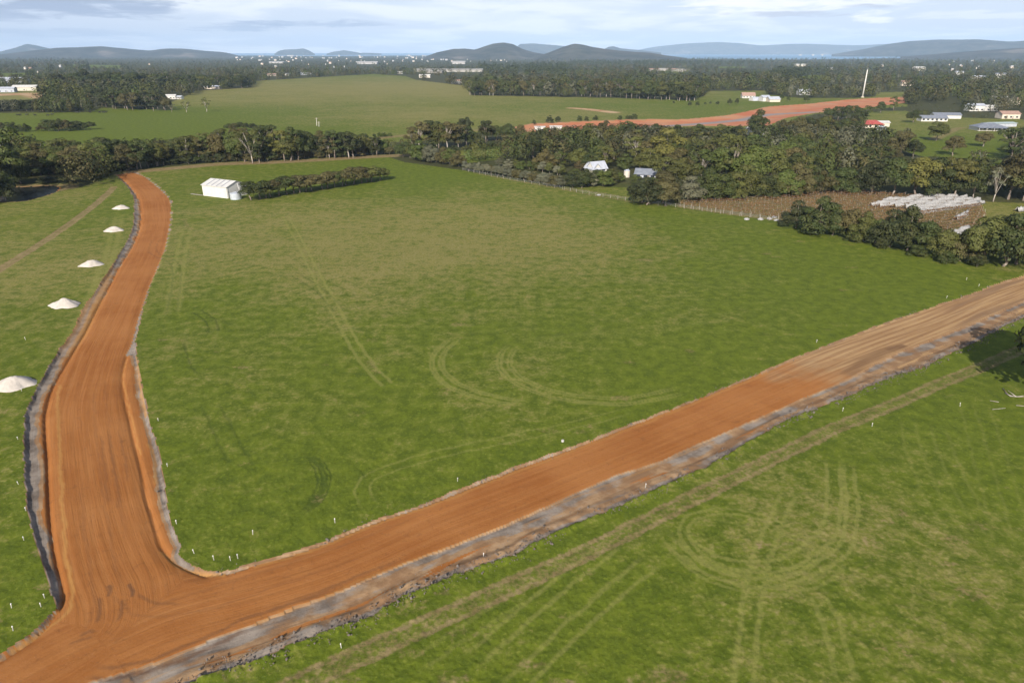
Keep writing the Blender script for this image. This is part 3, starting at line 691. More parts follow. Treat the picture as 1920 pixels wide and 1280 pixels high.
def leaves_for(clumps, size, dens, r):
    """leaf faces over the surface of clumps (x, y, z, rx, rz)"""
    V, F = [], []; R_ = []
    for (cx, cy, cz, rx, rz) in clumps:
        n = max(8, int(dens * rx * (rx + rz) / (size * size)))
        d = r.normal(size=(n, 3)); d /= np.linalg.norm(d, axis=1)[:, None]
        d[:, 2] = np.where(d[:, 2] < -0.35, -d[:, 2], d[:, 2])
        rad = (1 - 0.26 * r.uniform(0, 1, n) ** 2.2 + 0.06 * r.normal(size=n))[:, None]
        c = np.array([cx, cy, cz]) + d * rad * np.array([rx, rx, rz])
        nrm = d + r.normal(scale=0.26, size=(n, 3)); nrm[:, 2] += 0.12; nrm /= np.linalg.norm(nrm, axis=1)[:, None]
        a = np.cross(nrm, r.normal(size=(n, 3))); a /= np.linalg.norm(a, axis=1)[:, None] + 1e-9
        bb = np.cross(nrm, a); s = size * r.uniform(0.55, 1.25, n)[:, None]
        a *= s; bb *= s * r.uniform(0.5, 0.9, n)[:, None]
        V.append(np.stack([c - a, c - bb * 0.9, c + a, c + bb], 1).reshape(-1, 3)); R_.append(np.repeat(r.uniform(0, 1, n), 4))
    V = np.concatenate(V); F = np.arange(len(V)).reshape(-1, 4)
    return V, F, np.concatenate(R_).astype(np.float32)


def clump_set(style, r):
    """clump centres and radii of a 10 m tree of the given habit, and the fork height"""
    C = []
    if style == 'gum':
        fork = r.uniform(2.8, 3.8)
        for k in range(25):
            a = r.uniform(0, 6.28); u = math.sqrt(r.uniform(0, 1)); h = r.uniform(2.4, 9.4); w = 3.5 * (1 - ((h - 6.6) / 4.4) ** 2) ** 0.5 if abs(h - 6.6) < 4.3 else 0.6
            C.append((u * w * math.cos(a), u * w * math.sin(a), h - 0.3, r.uniform(0.8, 1.45), r.uniform(0.5, 0.95)))
        C.append((0.2, 0, 8.7, 1.3, 0.9))
    elif style == 'round':
        fork = r.uniform(1.2, 2.0)
        for k in range(19):
            a = r.uniform(0, 6.28); e = math.asin(r.uniform(-0.25, 1)); w = r.uniform(0.66, 1.0)
            C.append((3.3 * w * math.cos(a) * math.cos(e), 3.3 * w * math.sin(a) * math.cos(e), 4.0 + 4.6 * w * math.sin(e), r.uniform(1.2, 2.0), r.uniform(0.95, 1.5)))
        C += [(0, 0, 4.5, 2.6, 2.6)]
    elif style == 'dome':
        fork = 0.8
        for k in range(24):
            a = r.uniform(0, 6.28); e = math.asin(r.uniform(0.0, 1)); w = r.uniform(0.75, 1.0)
            C.append((5.0 * w * math.cos(a) * math.cos(e), 5.0 * w * math.sin(a) * math.cos(e), 1.6 + 7.4 * w * math.sin(e), r.uniform(1.3, 2.2), r.uniform(1.0, 1.6)))
        C += [(0, 0, 3.2, 3.6, 3.2)]
    elif style == 'row':            # clipped-looking windbreak tree with a bare foot
        fork = 2.6
        for k in range(20):
            a = r.uniform(0, 6.28); e = math.asin(r.uniform(-0.6, 1)); w = r.uniform(0.7, 1.0)
            C.append((4.6 * w * math.cos(a) * math.cos(e), 4.6 * w * math.sin(a) * math.cos(e), 5.6 + 3.4 * w * math.sin(e), r.uniform(1.3, 2.1), r.uniform(1.0, 1.5)))
        C += [(0, 0, 5.6, 3.2, 2.2)]
    elif style == 'flat':           # wind-shorn, flat-topped
        fork = 3.0
        for k in range(26):
            a = r.uniform(0, 6.28); u = math.sqrt(r.uniform(0, 1)) * 4.6
            C.append((u * math.cos(a), u * math.sin(a), 8.6 - 0.09 * u * u - r.uniform(0, 3.6), r.uniform(1.2, 2.0), r.uniform(0.6, 1.0)))
    else:                           # sparse: thin crown showing its limbs
        fork = 2.2
        for k in range(13):
            a = r.uniform(0, 6.28); u = math.sqrt(r.uniform(0.1, 1)) * 3.8; h = r.uniform(4.5, 9.3)
            C.append((u * math.cos(a), u * math.sin(a), h, r.uniform(0.6, 1.2), r.uniform(0.4, 0.8)))
    return C, fork


PROTO = {}


def proto(style, k):
    if (style, k) in PROTO: return PROTO[style, k]
    r = np.random.default_rng(abs(hash2(np.array([k * 7 + 3]), np.array([len(style) * 31 + ord(style[1])]), 5)[0] * 1e6).astype(int))
    C, fork = clump_set(style, r)
    size = {'gum': 0.23, 'round': 0.25, 'dome': 0.27, 'row': 0.30, 'flat': 0.28, 'sparse': 0.24}[style]
    V, F, R_ = leaves_for(C, size, {'sparse': 1.9, 'gum': 3.0}.get(style, 3.3), r)
    me = np_mesh('crown', V, F, m_leaf); a = me.attributes.new('leaf', 'FLOAT', 'POINT'); a.data.foreach_set('value', R_)
    b_ = MB(); tr = 0.17 if style in ('gum', 'sparse') else 0.22
    lean = r.uniform(-0.5, 0.5, 2)
    top = (lean[0], lean[1], fork)
    b_.tube([(0, 0, -0.4), (lean[0] * 0.3, lean[1] * 0.3, fork * 0.5), top], [tr * 1.35, tr * 1.05, tr * 0.85], 7)
    order = sorted(range(len(C)), key=lambda i: -C[i][2])
    for i in order[: 9 if style in ('gum', 'sparse', 'flat') else 5]:
        c = C[i]; mid = (c[0] * 0.45 + top[0] * 0.5, c[1] * 0.45 + top[1] * 0.5, fork + (c[2] - fork) * 0.55)
        b_.tube([(top[0], top[1], fork - 0.15), mid, (c[0], c[1], c[2] - 0.1)], [tr * 0.55, tr * 0.34, 0.05], 5)
    tm = b_.mesh('trunk', m_pale_bark if (style in ('gum', 'sparse') and k % 2 == 0) else m_bark, True)
    PROTO[style, k] = (me, tm)
    return PROTO[style, k]


TINTS = {'dark': (0.030, 0.046, 0.011), 'green': (0.056, 0.080, 0.015), 'olive': (0.080, 0.088, 0.020), 'brown': (0.082, 0.068, 0.026), 'grey': (0.135, 0.135, 0.092), 'gold': (0.115, 0.108, 0.022), 'black': (0.018, 0.028, 0.011), 'rust': (0.10, 0.070, 0.030), 'lime': (0.085, 0.115, 0.024)}
NAMES = {'gum': 'gum_tree', 'round': 'round_tree', 'dome': 'spreading_tree', 'row': 'windbreak_tree', 'flat': 'flat_topped_tree', 'sparse': 'thin_tree'}
n_tree = 0


def tree(p, h, style='gum', tint='olive', label=None, group=None, wide=1.0, name=None, var=None):
    """one tree: Empty at its foot > crown, trunk"""
    global n_tree
    me, tm = proto(style, random.randrange(4) if var is None else var)
    e = empty(name or NAMES[style], (p[0], p[1], -0.1), random.uniform(0, 6.28)); s = h / 9.8
    s *= 1.06; e.scale = (s * wide, s * wide, s)
    tag(e, label or 'tree', (name or NAMES[style]).replace('_', ' '), group)
    o = link('crown', me, e); tt = TINTS[tint]; k = random.uniform(0.68, 1.5); j = random.uniform(-0.05, 0.05)
    k *= 0.84; o.color = (tt[0] * k * (1 + j), tt[1] * k, tt[2] * k * (1 - j), 1)
    link('trunk', tm, e); n_tree += 1
    return e


def interp(line, s):
    L = [0.0]
    for i in range(1, len(line)): L.append(L[-1] + math.hypot(line[i][0] - line[i - 1][0], (line[i][1] - line[i - 1][1]) * 4))
    d = s * L[-1]
    return [float(np.interp(d, L, [q[k] for q in line])) for k in range(len(line[0]))]


ORD = ['first', 'second', 'third', 'fourth', 'fifth', 'sixth', 'seventh', 'eighth', 'ninth', 'tenth', 'eleventh', 'twelfth', 'thirteenth', 'fourteenth', 'fifteenth', 'sixteenth', 'seventeenth', 'eighteenth', 'nineteenth', 'twentieth']


def belt(line, n, styles, tints, label, group, jx=6, jy=2.0, jh=0.18, wide=1.0, depth=0.0, ordinal=None):
    """trees along a line of photograph stations (x, foot row, top row)"""
    for i in range(n):
        x, yb, yt = interp(line, (i + 0.5) / n + random.uniform(-0.3, 0.3) / n)
        x += random.uniform(-jx, jx); yb += random.uniform(-jy, jy) if not ordinal else random.uniform(-jy, jy) * 0.4
        p = G(x, yb); h = top_height(p, yt) * random.uniform(1 - jh, 1 + jh * 0.6)
        if depth: d = random.uniform(0, depth); p = p + Vector((p.x, p.y, 0)).normalized() * d
        tn = random.choice(tints)
        lb = label.replace('#', ORD[i]) if ordinal else label.replace('@', {'dark': 'dark green', 'green': 'mid green', 'olive': 'olive', 'brown': 'brownish', 'grey': 'grey green', 'gold': 'golden green', 'black': 'very dark', 'rust': 'rusty brown', 'lime': 'bright green'}[tn])
        st = random.choice(styles)
        lb = lb.replace('%', {'gum': 'gum', 'round': 'round-crowned tree', 'dome': 'low spreading tree', 'row': 'tree', 'flat': 'flat-topped tree', 'sparse': 'thin open tree'}[st])
        tree(p, max(h, 1.5), st, tn, lb, None if ordinal and False else group, wide)


D_ = ['dark', 'dark', 'green', 'olive', 'black']; M_ = ['olive', 'green', 'dark', 'brown', 'olive', 'gold']; B_ = ['brown', 'olive', 'dark', 'brown']
# tall gum by the dam, left edge
tree(G(4, 371), 24, 'gum', 'green', 'tallest gum beside the dam, cut by the picture edge', None, 1.05)
tree(G(-14, 352), 21, 'gum', 'dark', 'dark gum behind the tallest gum at the dam', None, 1.1)
tree(G(10, 373), 10, 'round', 'dark', 'dark round tree leaning over the dam water', None, 0.9)
tree(G(-8, 380), 11, 'dome', 'black', 'low dark bush at the near corner of the dam', None)
tree(G(40, 344), 12, 'dome', 'dark', 'dark tree on the far bank of the dam', None)
tree(G(88, 343), 3.0, 'dome', 'black', 'low dark shrub on the grassy bank beyond the dam', None, 2.0)
# belt beyond the road end
belt([(45, 329, 280), (110, 325, 274), (180, 321, 266), (268, 316, 268)], 22, ['round', 'gum', 'round', 'dome'], D_ + ['brown'], '@ % in the dense belt behind the dam', 'trees behind the dam', 6, 2.5, 0.15, 1.05)
belt([(60, 316, 270), (160, 312, 262), (262, 308, 262)], 9, ['gum', 'flat'], ['olive', 'dark'], '@ % in the second line behind the dam', 'tall trees behind the dam', 7, 2.5, 0.12)
belt([(275, 312, 270), (330, 306, 264), (400, 303, 254), (470, 303, 245)], 19, ['round', 'gum', 'gum', 'round'], M_ + ['brown', 'dark', 'dark', 'black'], '@ % in the belt behind the white shed', 'trees behind the white shed', 5, 2.5, 0.15)
belt([(478, 303, 243), (540, 300, 240), (600, 297, 252), (650, 294, 248), (725, 289, 262)], 22, ['gum', 'round', 'round'], M_ + ['dark', 'dark', 'black'], '@ % in the belt above the bare strip', 'trees beyond the bare strip', 5, 2.5, 0.16)
tree(G(474, 306), top_height(G(474, 306), 246), 'sparse', 'olive', 'gum with forked white trunks standing before the belt behind the shed', None, 0.9)
belt([(330, 296, 256), (430, 288, 238), (560, 284, 240), (700, 279, 252)], 14, ['gum', 'round', 'flat'], ['dark', 'olive', 'brown'], '@ % in the back line of the meadow belt', 'back line of the meadow belt', 8, 2.5, 0.12)
belt([(424, 246, 231), (445, 246, 228), (480, 247, 232)], 5, ['flat', 'row'], ['dark', 'brown'], '# flat-topped tree from the left in the small clump on the meadow', 'clump on the near meadow', 2, 1, 0.08, 1.1, 0, True)
# centre clump
belt([(745, 294, 262), (790, 300, 268), (830, 308, 276), (862, 314, 280)], 9, ['round', 'dome'], ['dark', 'grey', 'brown', 'green', 'olive'], '@ % at the paddock corner before the grey hedge', 'trees at the paddock corner', 4, 2, 0.15, 1.0)
belt([(770, 280, 240), (815, 278, 226), (860, 276, 228), (905, 272, 250)], 11, ['gum', 'round', 'gum'], ['dark', 'olive', 'brown'], '@ % in the tall clump between meadow and paddock', 'tall clump between meadow and paddock', 6, 2.5, 0.15)
tree(G(872, 268), top_height(G(872, 268), 215), 'flat', 'black', 'tall dark umbrella-topped gum sticking out above the middle clump', None, 0.55)
belt([(905, 268, 228), (930, 262, 230), (975, 262, 236)], 6, ['round', 'gum'], ['brown', 'dark', 'olive'], '@ % beside the left end of the far red earthworks', 'trees at the earthworks end', 4, 2)
belt([(820, 292, 278), (870, 284, 270), (960, 277, 262), (1010, 272, 256)], 16, ['dome'], ['dark', 'olive'], '@ low hedge tree along the far side of the little vineyard', 'hedge beyond the little vineyard', 3, 1, 0.12, 1.0)
belt([(700, 257, 250), (715, 257, 248), (733, 256, 249)], 5, ['dome'], ['dark', 'green'], '# small bush from the left on the brown bare ground', 'bushes on the bare ground', 1, 0.5, 0.1, 1.0, 0, True)
# grey hedge along the paddock edge
belt([(870, 317, 302), (920, 326, 308), (980, 337, 318), (1052, 351, 330)], 24, ['dome', 'round'], ['grey', 'grey', 'brown'], 'grey bushy shrub in the hedge along the paddock fence', 'shrubs of the grey paddock hedge', 2, 1.2, 0.12, 1.1)
belt([(930, 312, 296), (990, 318, 300), (1060, 330, 308)], 10, ['dome', 'round'], ['grey', 'olive', 'green'], '@ % between the grey hedge and the gable-roofed farmhouse', 'garden trees behind the grey hedge', 4, 2, 0.15)
# big wood: nearer rows first
wood_rows = [([(1062, 352, 318), (1100, 352, 316), (1140, 350, 322)], 5, 'trees before the farmhouse', '@ % directly before the farmhouse with the white gable'),
             ([(1200, 382, 330), (1260, 376, 322), (1330, 377, 312), (1400, 374, 320), (1470, 372, 318)], 15, 'dark front trees of the wood', '@ % in the wood front above the brown vineyard'),
             ([(1010, 322, 280), (1070, 318, 276), (1130, 316, 280), (1190, 322, 282), (1235, 318, 288)], 12, 'trees behind the farmhouse', '@ % in the wood just behind the farmhouse roofs'),
             ([(1230, 340, 292), (1300, 345, 280), (1380, 346, 270), (1460, 348, 290)], 14, 'trees in the middle of the wood', '@ % in the wood right of the farmhouse'),
             ([(985, 300, 262), (1060, 298, 250), (1150, 300, 252), (1240, 308, 252), (1320, 312, 250), (1400, 318, 252), (1470, 320, 262)], 24, 'rounded crowns of the wood', '@ % among the rounded crowns of the big wood'),
             ([(975, 282, 250), (1060, 276, 243), (1140, 272, 236), (1230, 276, 241), (1330, 282, 240), (1430, 286, 240)], 22, 'back crowns of the wood', '@ % near the wood back below the red earthworks'),
             ([(1000, 262, 242), (1090, 258, 233), (1170, 254, 226), (1260, 258, 235), (1370, 258, 233)], 14, 'trees along the far road', '@ % at the wood edge by the far road')]
for ln, n, g, lb in wood_rows:
    st = ['dome', 'round'] if 'front' in g or 'before' in g else ['round', 'round', 'gum', 'dome']
    ti = ['dark', 'black', 'dark', 'green', 'grey', 'brown', 'olive'] if 'front' in g or 'before' in g else ['olive', 'green', 'gold', 'brown', 'dark', 'olive', 'lime', 'olive', 'green', 'dark']
    belt(ln, max(4, int(n * 0.7)), st, ti, lb, g, 6, 3.5, 0.26, 1.12)
for x, yb, yt, tn, lb in ((1078, 340, 315, 'green', 'left of the farmhouse gable, close before it'), (1098, 349, 318, 'dark', 'below the farmhouse gable'), (1118, 346, 317, 'dark', 'hiding the foot of the white farmhouse'), (1143, 345, 318, 'olive', 'right of the white farmhouse'), (1160, 341, 322, 'green', 'left of the pale round tank'), (1192, 345, 326, 'lime', 'between the pale tank and the grey cottage'), (1225, 346, 331, 'lime', 'low before the grey cottage'), (1088, 320, 300, 'rust', 'rusty, left behind the farmhouse roof')):
    p = G(x, yb); tree(p, top_height(p, yt), 'dome', tn, 'bushy garden tree ' + lb, 'garden trees round the farmhouse', 1.05)
tree(G(1247, 386), 9.0, 'round', 'brown', 'bare brownish tree standing alone at the corner of the brown vineyard', None, 1.25)
tree(G(1212, 384), 10.0, 'dome', 'black', 'very dark spreading tree beside the bare brownish tree', None, 1.1)
tree(G(1418, 262), top_height(G(1418, 262), 205), 'round', 'dark', 'big dark pine-like tree in front of the far red cutting', None, 0.8)
tree(G(1412, 300), top_height(G(1412, 300), 285), 'sparse', 'grey', 'dead white stag tree inside the big wood', None, 0.5)
# hedge at the right, near side of the netted vines
near = [(1492, 428, 378, 'dome', 'black'), (1530, 440, 372, 'dome', 'dark'), (1560, 442, 392, 'dome', 'dark'), (1588, 446, 384, 'round', 'brown'), (1618, 452, 398, 'dome', 'olive'), (1640, 458, 408, 'round', 'lime'), (1668, 464, 396, 'dome', 'black'), (1700, 470, 392, 'dome', 'dark'),
        (1732, 478, 412, 'round', 'dark'), (1768, 486, 426, 'dome', 'olive'), (1800, 490, 432, 'dome', 'brown'), (1840, 496, 404, 'round', 'olive'), (1880, 500, 396, 'dome', 'dark'), (1905, 496, 400, 'round', 'brown'), (1935, 498, 400, 'dome', 'dark'), (1862, 478, 392, 'round', 'olive')]
desc = ['very dark low bush at the left tip of the paddock hedge', 'big dark dome second from the tip of the paddock hedge', 'small dark tree tucked right of the big dark dome', 'reddish brown tree in the paddock hedge before white nets', 'olive low tree right of the reddish brown one', 'bright yellowish green bush low in the paddock hedge', 'blackish tree in the middle of the paddock hedge', 'dark tree just before the white nets in the hedge',
        'dark round tree beside the stretched net rows', 'olive low tree under the loose white net strips', 'brown shrub low at the grass before the net strips', 'large olive tree at the right end of the hedge', 'large dark tree at the hedge end near the pale road', 'brown round tree behind the hedge end', 'dark tree of the hedge cut by the right picture edge', 'tall olive crown behind the right end of the hedge']
for (x, yb, yt, st, ti), lb in zip(near, desc):
    p = G(x, yb); tree(p, top_height(p, yt) * 0.98, st, ti, lb, 'hedge trees beside the netted vines', 1.0)
for x, yb, lb in ((1520, 441, 'left of the red-brown hedge tree'), (1600, 454, 'below the olive hedge tree'), (1655, 466, 'at the foot of the blackish hedge tree'), (1720, 481, 'at the foot of the dark round hedge tree'), (1775, 494, 'before the olive hedge tree near the pale road'), (1830, 500, 'at the foot of the large olive hedge tree')):
    tree(G(x, yb), 3.4, 'dome', random.choice(['dark', 'olive', 'green']), 'low green shrub ' + lb, 'low shrubs along the hedge foot', 1.2, 'shrub')
# back row behind the vineyard
belt([(1462, 370, 318), (1500, 366, 306), (1560, 362, 318), (1595, 362, 310)], 8, ['round', 'dome'], ['dark', 'black', 'brown', 'green'], '@ % behind the brown vines, left part of the row', 'left trees behind the vines', 4, 2, 0.12, 1.0)
for x, yb, yt, st, ti, lb, wd in ((1630, 366, 300, 'dome', 'black', 'broad very dark tree behind the vines', 0.9), (1672, 368, 294, 'round', 'dark', 'dark brown-topped tree right of the broad dark one', 1.0), (1716, 370, 292, 'round', 'gold', 'golden green spreading tree behind the netted vines', 1.1), (1752, 371, 300, 'dome', 'dark', 'dark tree between the golden ones behind the nets', 0.9),
                              (1788, 373, 288, 'flat', 'gold', 'golden umbrella tree showing its spreading limbs', 0.75), (1824, 374, 306, 'round', 'dark', 'dark tree right of the golden umbrella tree', 0.8), (1862, 378, 316, 'sparse', 'grey', 'thin grey tree with bare white limbs', 0.8), (1890, 374, 284, 'round', 'brown', 'tall brownish tree near the right picture edge', 1.0), (1918, 376, 290, 'round', 'olive', 'olive tree at the right edge behind the vines', 1.0), (1950, 378, 285, 'round', 'dark', 'dark tree cut by the right edge behind the vines', 1.0)):
    p = G(x, yb); tree(p, top_height(p, yt), st, ti, lb, None, wd)
# paddock trees at the right
for x, yb, yt, st, ti, lb, wd in ((1690, 291, 244, 'dome', 'brown', 'big brown-green dome tree in the right paddock', 0.95), (1712, 296, 260, 'round', 'dark', 'dark tree leaning against the big paddock dome', 1.0), (1755, 264, 227, 'round', 'olive', 'round olive tree below the long white house', 1.25), (1786, 292, 254, 'round', 'brown', 'brownish tree in the middle of the right paddock', 1.2), (1843, 275, 244, 'round', 'brown', 'brown-topped tree before the grey hip-roofed house', 1.2), (1895, 300, 242, 'gum', 'dark', 'tall dark gum right of the brown-topped paddock tree', 1.3), (1915, 290, 238, 'round', 'dark', 'dark round tree at the right edge of the paddock', 1.0),
                              (1826, 304, 280, 'sparse', 'brown', 'thin brown tree above the vines in the paddock', 1.0), (1838, 310, 282, 'sparse', 'brown', 'thin leaning tree near the thin brown one', 1.0), (1712, 230, 205, 'round', 'dark', 'dense conifer-like tree left of the long white house', 1.2), (1623, 249, 240, 'dome', 'green', 'small green bush on the lawn by the red roof', 1.0), (1650, 212, 190, 'round', 'dark', 'dark round tree at the end of the far red earthworks', 1.0), (1675, 207, 181, 'gum', 'olive', 'slim gum beside the end of the red earthworks', 0.9)):
    p = G(x, yb); tree(p, top_height(p, yt), st, ti, lb, None, wd)
belt([(1500, 350, 300), (1490, 320, 262), (1500, 300, 248), (1520, 280, 238)], 10, ['round', 'dome'], ['olive', 'dark', 'brown', 'green'], '@ % in the right half of the big wood', 'trees in the right half of the wood', 16, 4, 0.12)
belt([(1530, 290, 258), (1580, 296, 272), (1640, 296, 274), (1690, 300, 280)], 11, ['dome', 'round'], ['olive', 'brown', 'green', 'dark'], '@ % along the near edge of the right paddock', 'trees along the paddock edge', 6, 2, 0.12)
belt([(1470, 252, 218), (1530, 258, 220), (1580, 262, 222), (1612, 264, 232)], 14, ['round', 'gum', 'round'], ['dark', 'olive', 'brown', 'green'], '@ % left of the red-roofed house', 'trees beside the red-roofed house', 10, 6, 0.14)
belt([(1535, 222, 205), (1570, 224, 198), (1625, 230, 198)], 9, ['gum', 'round'], ['dark', 'olive'], '@ % behind the red-roofed house below the earthworks', 'trees behind the red roof', 6, 2.5, 0.12)
belt([(-20, 208, 188), (60, 208, 187), (130, 207, 187), (170, 206, 192)], 24, ['dome', 'round'], ['dark', 'black', 'dark', 'olive'], '@ % in the dark hedge below the orange bank, far left', 'dark hedge on the far left', 4, 1.5, 0.08, 1.1)
belt([(165, 196, 168), (220, 203, 170), (270, 206, 174), (318, 206, 180)], 17, ['round', 'gum'], ['dark', 'black', 'brown'], '@ % in the wood corner left of the bright meadow shed', 'wood corner by the meadow shed', 6, 3, 0.12, 1.1)
belt([(95, 170, 140), (180, 168, 134), (290, 166, 138), (380, 166, 142), (468, 164, 145)], 26, ['round', 'dome', 'gum'], ['dark', 'black', 'dark', 'olive'], '@ % in the dark far wood along the meadow top left', 'dark far wood left of the meadow', 6, 1.5, 0.12, 1.3)
# windbreak beside the shed
belt([(468, 376, 344), (500, 371, 339), (560, 362, 331), (620, 353, 323), (680, 343, 314), (721, 338, 315)], 20, ['row'], ['brown', 'brown', 'olive', 'dark'], '# tree from the shed in the windbreak row', 'windbreak row beside the white shed', 2, 0.6, 0.08, 1.45, 0, True)
# row on the left meadow
belt([(-15, 245, 230), (20, 247, 229), (42, 247, 228), (58, 247, 236)], 5, ['dome'], ['dark', 'brown'], '# brown-green tree from the picture edge in the left meadow clump', 'left meadow clump', 2, 0.4, 0.1, 1.2, 0, True)
belt([(72, 246, 236), (92, 246, 223), (110, 246, 223), (140, 245, 226), (176, 243, 229)], 9, ['row', 'dome'], ['dark', 'brown'], '# tree from the left in the longer meadow row', 'longer row on the left meadow', 2, 0.4, 0.1, 1.1, 0, True)
for x, yb, yt, lb in ((322, 211, 196, 'thin grey tree nearest the wood on the left meadow'), (350, 211, 191, 'middle thin tree of three on the left meadow'), (388, 210, 184, 'largest spreading thin tree alone on the left meadow')):
    p = G(x, yb); tree(p, top_height(p, yt), 'sparse', 'grey' if x < 340 else 'olive', lb, None, 1.2)
print('TREES before far rows', n_tree)
# far row across the meadow: every trunk can be told apart
# dark undergrowth at the feet of the belts
belt([(50, 330, 312), (120, 326, 308), (200, 322, 304), (262, 318, 304)], 16, ['dome'], ['dark', 'black', 'brown'], '@ low bush at the foot of the trees behind the dam', 'undergrowth behind the dam', 5, 1, 0.2, 1.1)
belt([(280, 311, 294), (400, 304, 286), (480, 302, 282), (600, 296, 278), (735, 288, 272)], 34, ['dome'], ['dark', 'black', 'brown', 'dark'], '@ low bush under the belt above the bare strip', 'undergrowth of the meadow belt', 6, 1, 0.2, 1.1)
belt([(874, 179, 152), (960, 179, 151), (1060, 179, 151), (1160, 183, 150), (1230, 187, 152), (1310, 190, 155)], 46, ['gum', 'round'], ['dark', 'olive', 'dark', 'brown'], '@ % in the long straight row beyond the meadow', 'long straight row beyond the meadow', 2, 1.0, 0.10, 0.85)
for x, yb, yt in ((1263, 195, 189), (1293, 200, 190), (1307, 200, 190), (1322, 197, 191), (1332, 196, 190), (1345, 198, 189), (1368, 197, 185), (1382, 196, 184), (1478, 190, 181), (1512, 192, 178), (1465, 187, 176)):
    p = G(x, yb); tree(p, top_height(p, yt), 'round', 'dark', 'small dark tree scattered along the far meadow before the farm sheds', 'small trees before the far farm', 1.0)
for x, yb in ((1001, 233), (1031, 231), (1046, 229), (1087, 227), (1100, 227), (1116, 226), (1162, 225), (1176, 224), (1182, 224), (1189, 224)):
    tree(G(x, yb), random.uniform(3, 6), 'dome', 'dark', 'small dark shrub along the top of the far red cutting', 'shrubs above the red cutting', 0.9, 'shrub')
# tree outside the frame at the right whose shadow reaches into the picture
tree(G(2000, 752), 18, 'round', 'dark', 'dark tree just outside the right edge throwing the black shadow', None, 1.08)
print('TREES', n_tree)

# far woods: one mass of crowns
def far_wood(pts, hts, tints, nq, size_k, r):
    """crowns at pts (n,2) with heights hts; nq leaf faces each"""
    n = len(pts); d = r.normal(size=(n, nq, 3)); d /= np.linalg.norm(d, axis=2)[:, :, None]; d[:, :, 2] = np.where(d[:, :, 2] < -0.75, -d[:, :, 2], d[:, :, 2])
    wv = (hts * r.uniform(0.28, 0.48, n))[:, None, None]
    lump = 1 + 0.35 * np.sin(d[:, :, 0:1] * 4.1 + r.uniform(0, 6, (n, 1, 1))) * np.sin(d[:, :, 1:2] * 3.7 + r.uniform(0, 6, (n, 1, 1)))
    c = np.empty((n, nq, 3)); c[:, :, :2] = pts[:, None, :] + d[:, :, :2] * wv * lump; c[:, :, 2] = hts[:, None] * (0.52 + 0.46 * d[:, :, 2] * lump[:, :, 0])
    c[:, :, 2] = np.maximum(c[:, :, 2], 0.4)
    nr = d + r.normal(scale=0.26, size=d.shape); nr[:, :, 2] += 0.2; nr /= np.linalg.norm(nr, axis=2)[:, :, None]
    a = np.cross(nr, r.normal(size=d.shape)); a /= np.linalg.norm(a, axis=2)[:, :, None] + 1e-9; bb = np.cross(nr, a)
    s = (hts[:, None] * size_k * r.uniform(0.6, 1.3, (n, nq)))[:, :, None]
    V = np.stack([c - a * s, c - bb * s * 0.8, c + a * s, c + bb * s * 0.8], 2).reshape(-1, 3)
    T = np.repeat(tints, nq * 4, 0) * r.uniform(0.85, 1.15, (n * nq, 1)).repeat(4, 0)
    return V, T, np.repeat(r.uniform(0, 1, n * nq), 4)


def scatter_wood():
    r = np.random.default_rng(11); P = []; rad = 330.0
    while rad < 9500:
        sp = 6.2 + rad * 0.0088
        nth = int(rad * math.radians(92) / sp)
        th = np.radians(-46) + (np.arange(nth) + r.uniform(-0.45, 0.45, nth)) * sp / rad
        rr = rad + r.uniform(-0.5, 0.5, nth) * sp * 1.6
        P.append(np.stack([rr * np.sin(th), rr * np.cos(th)], 1)); rad += sp * (1.1 + rad / 2600.0)
    for f in FIELDS[:1] + FIELDS[3:7] + FIELDS[11:14]:      # wood margins stand right along the field edges
        for i in range(len(f)):
            a, c = f[i], f[(i + 1) % len(f)]; L = np.hypot(*(c - a)); n = int(L / 5.5)
            if 400 < np.hypot(*a) < 4000 and n: s = r.uniform(0, 1, n)[:, None]; P.append(a + (c - a) * s + r.uniform(-9, 9, (n, 2)))
    P = np.concatenate(P).astype(np.float32)
    keep = np.ones(len(P), bool)
    for f in FIELDS: keep &= ~inside(f, P[:, 0], P[:, 1])
    for f in (FARROAD, SEA, LAKE, PONDEDGE): keep &= ~inside(f, P[:, 0], P[:, 1])
    bare = fbm(P[:, 0], P[:, 1], 260.0, 77, 3); rP = np.hypot(P[:, 0], P[:, 1])
    keep &= ~((bare > 0.66) & (rP > 900))
    P = P[keep]; rP = rP[keep]
    # leave the ground of the separately built trees, houses and lawns clear
    tp = np.array([tuple(o.location)[:2] for o in col.objects if o.type == 'EMPTY' and (str(o.get('category')).endswith('tree') or o.get('category') in ('house', 'shed'))])
    near_ = rP < 1150; ok = np.ones(len(P), bool)
    for x, y in tp:
        m = near_ & (np.hypot(P[:, 0] - x, P[:, 1] - y) < np.where(rP < 620, 9.5, 5)); ok &= ~m
    for poly in CLEAR: ok &= ~inside(poly, P[:, 0], P[:, 1])
    return P[ok], rP[ok]


CLEAR = [GP([(1085, 345), (1095, 312), (1240, 318), (1250, 345)]), GP([(300, 212), (310, 180), (350, 180), (420, 190), (420, 212)]), GP([(420, 325), (420, 300), (760, 285), (760, 320)])]
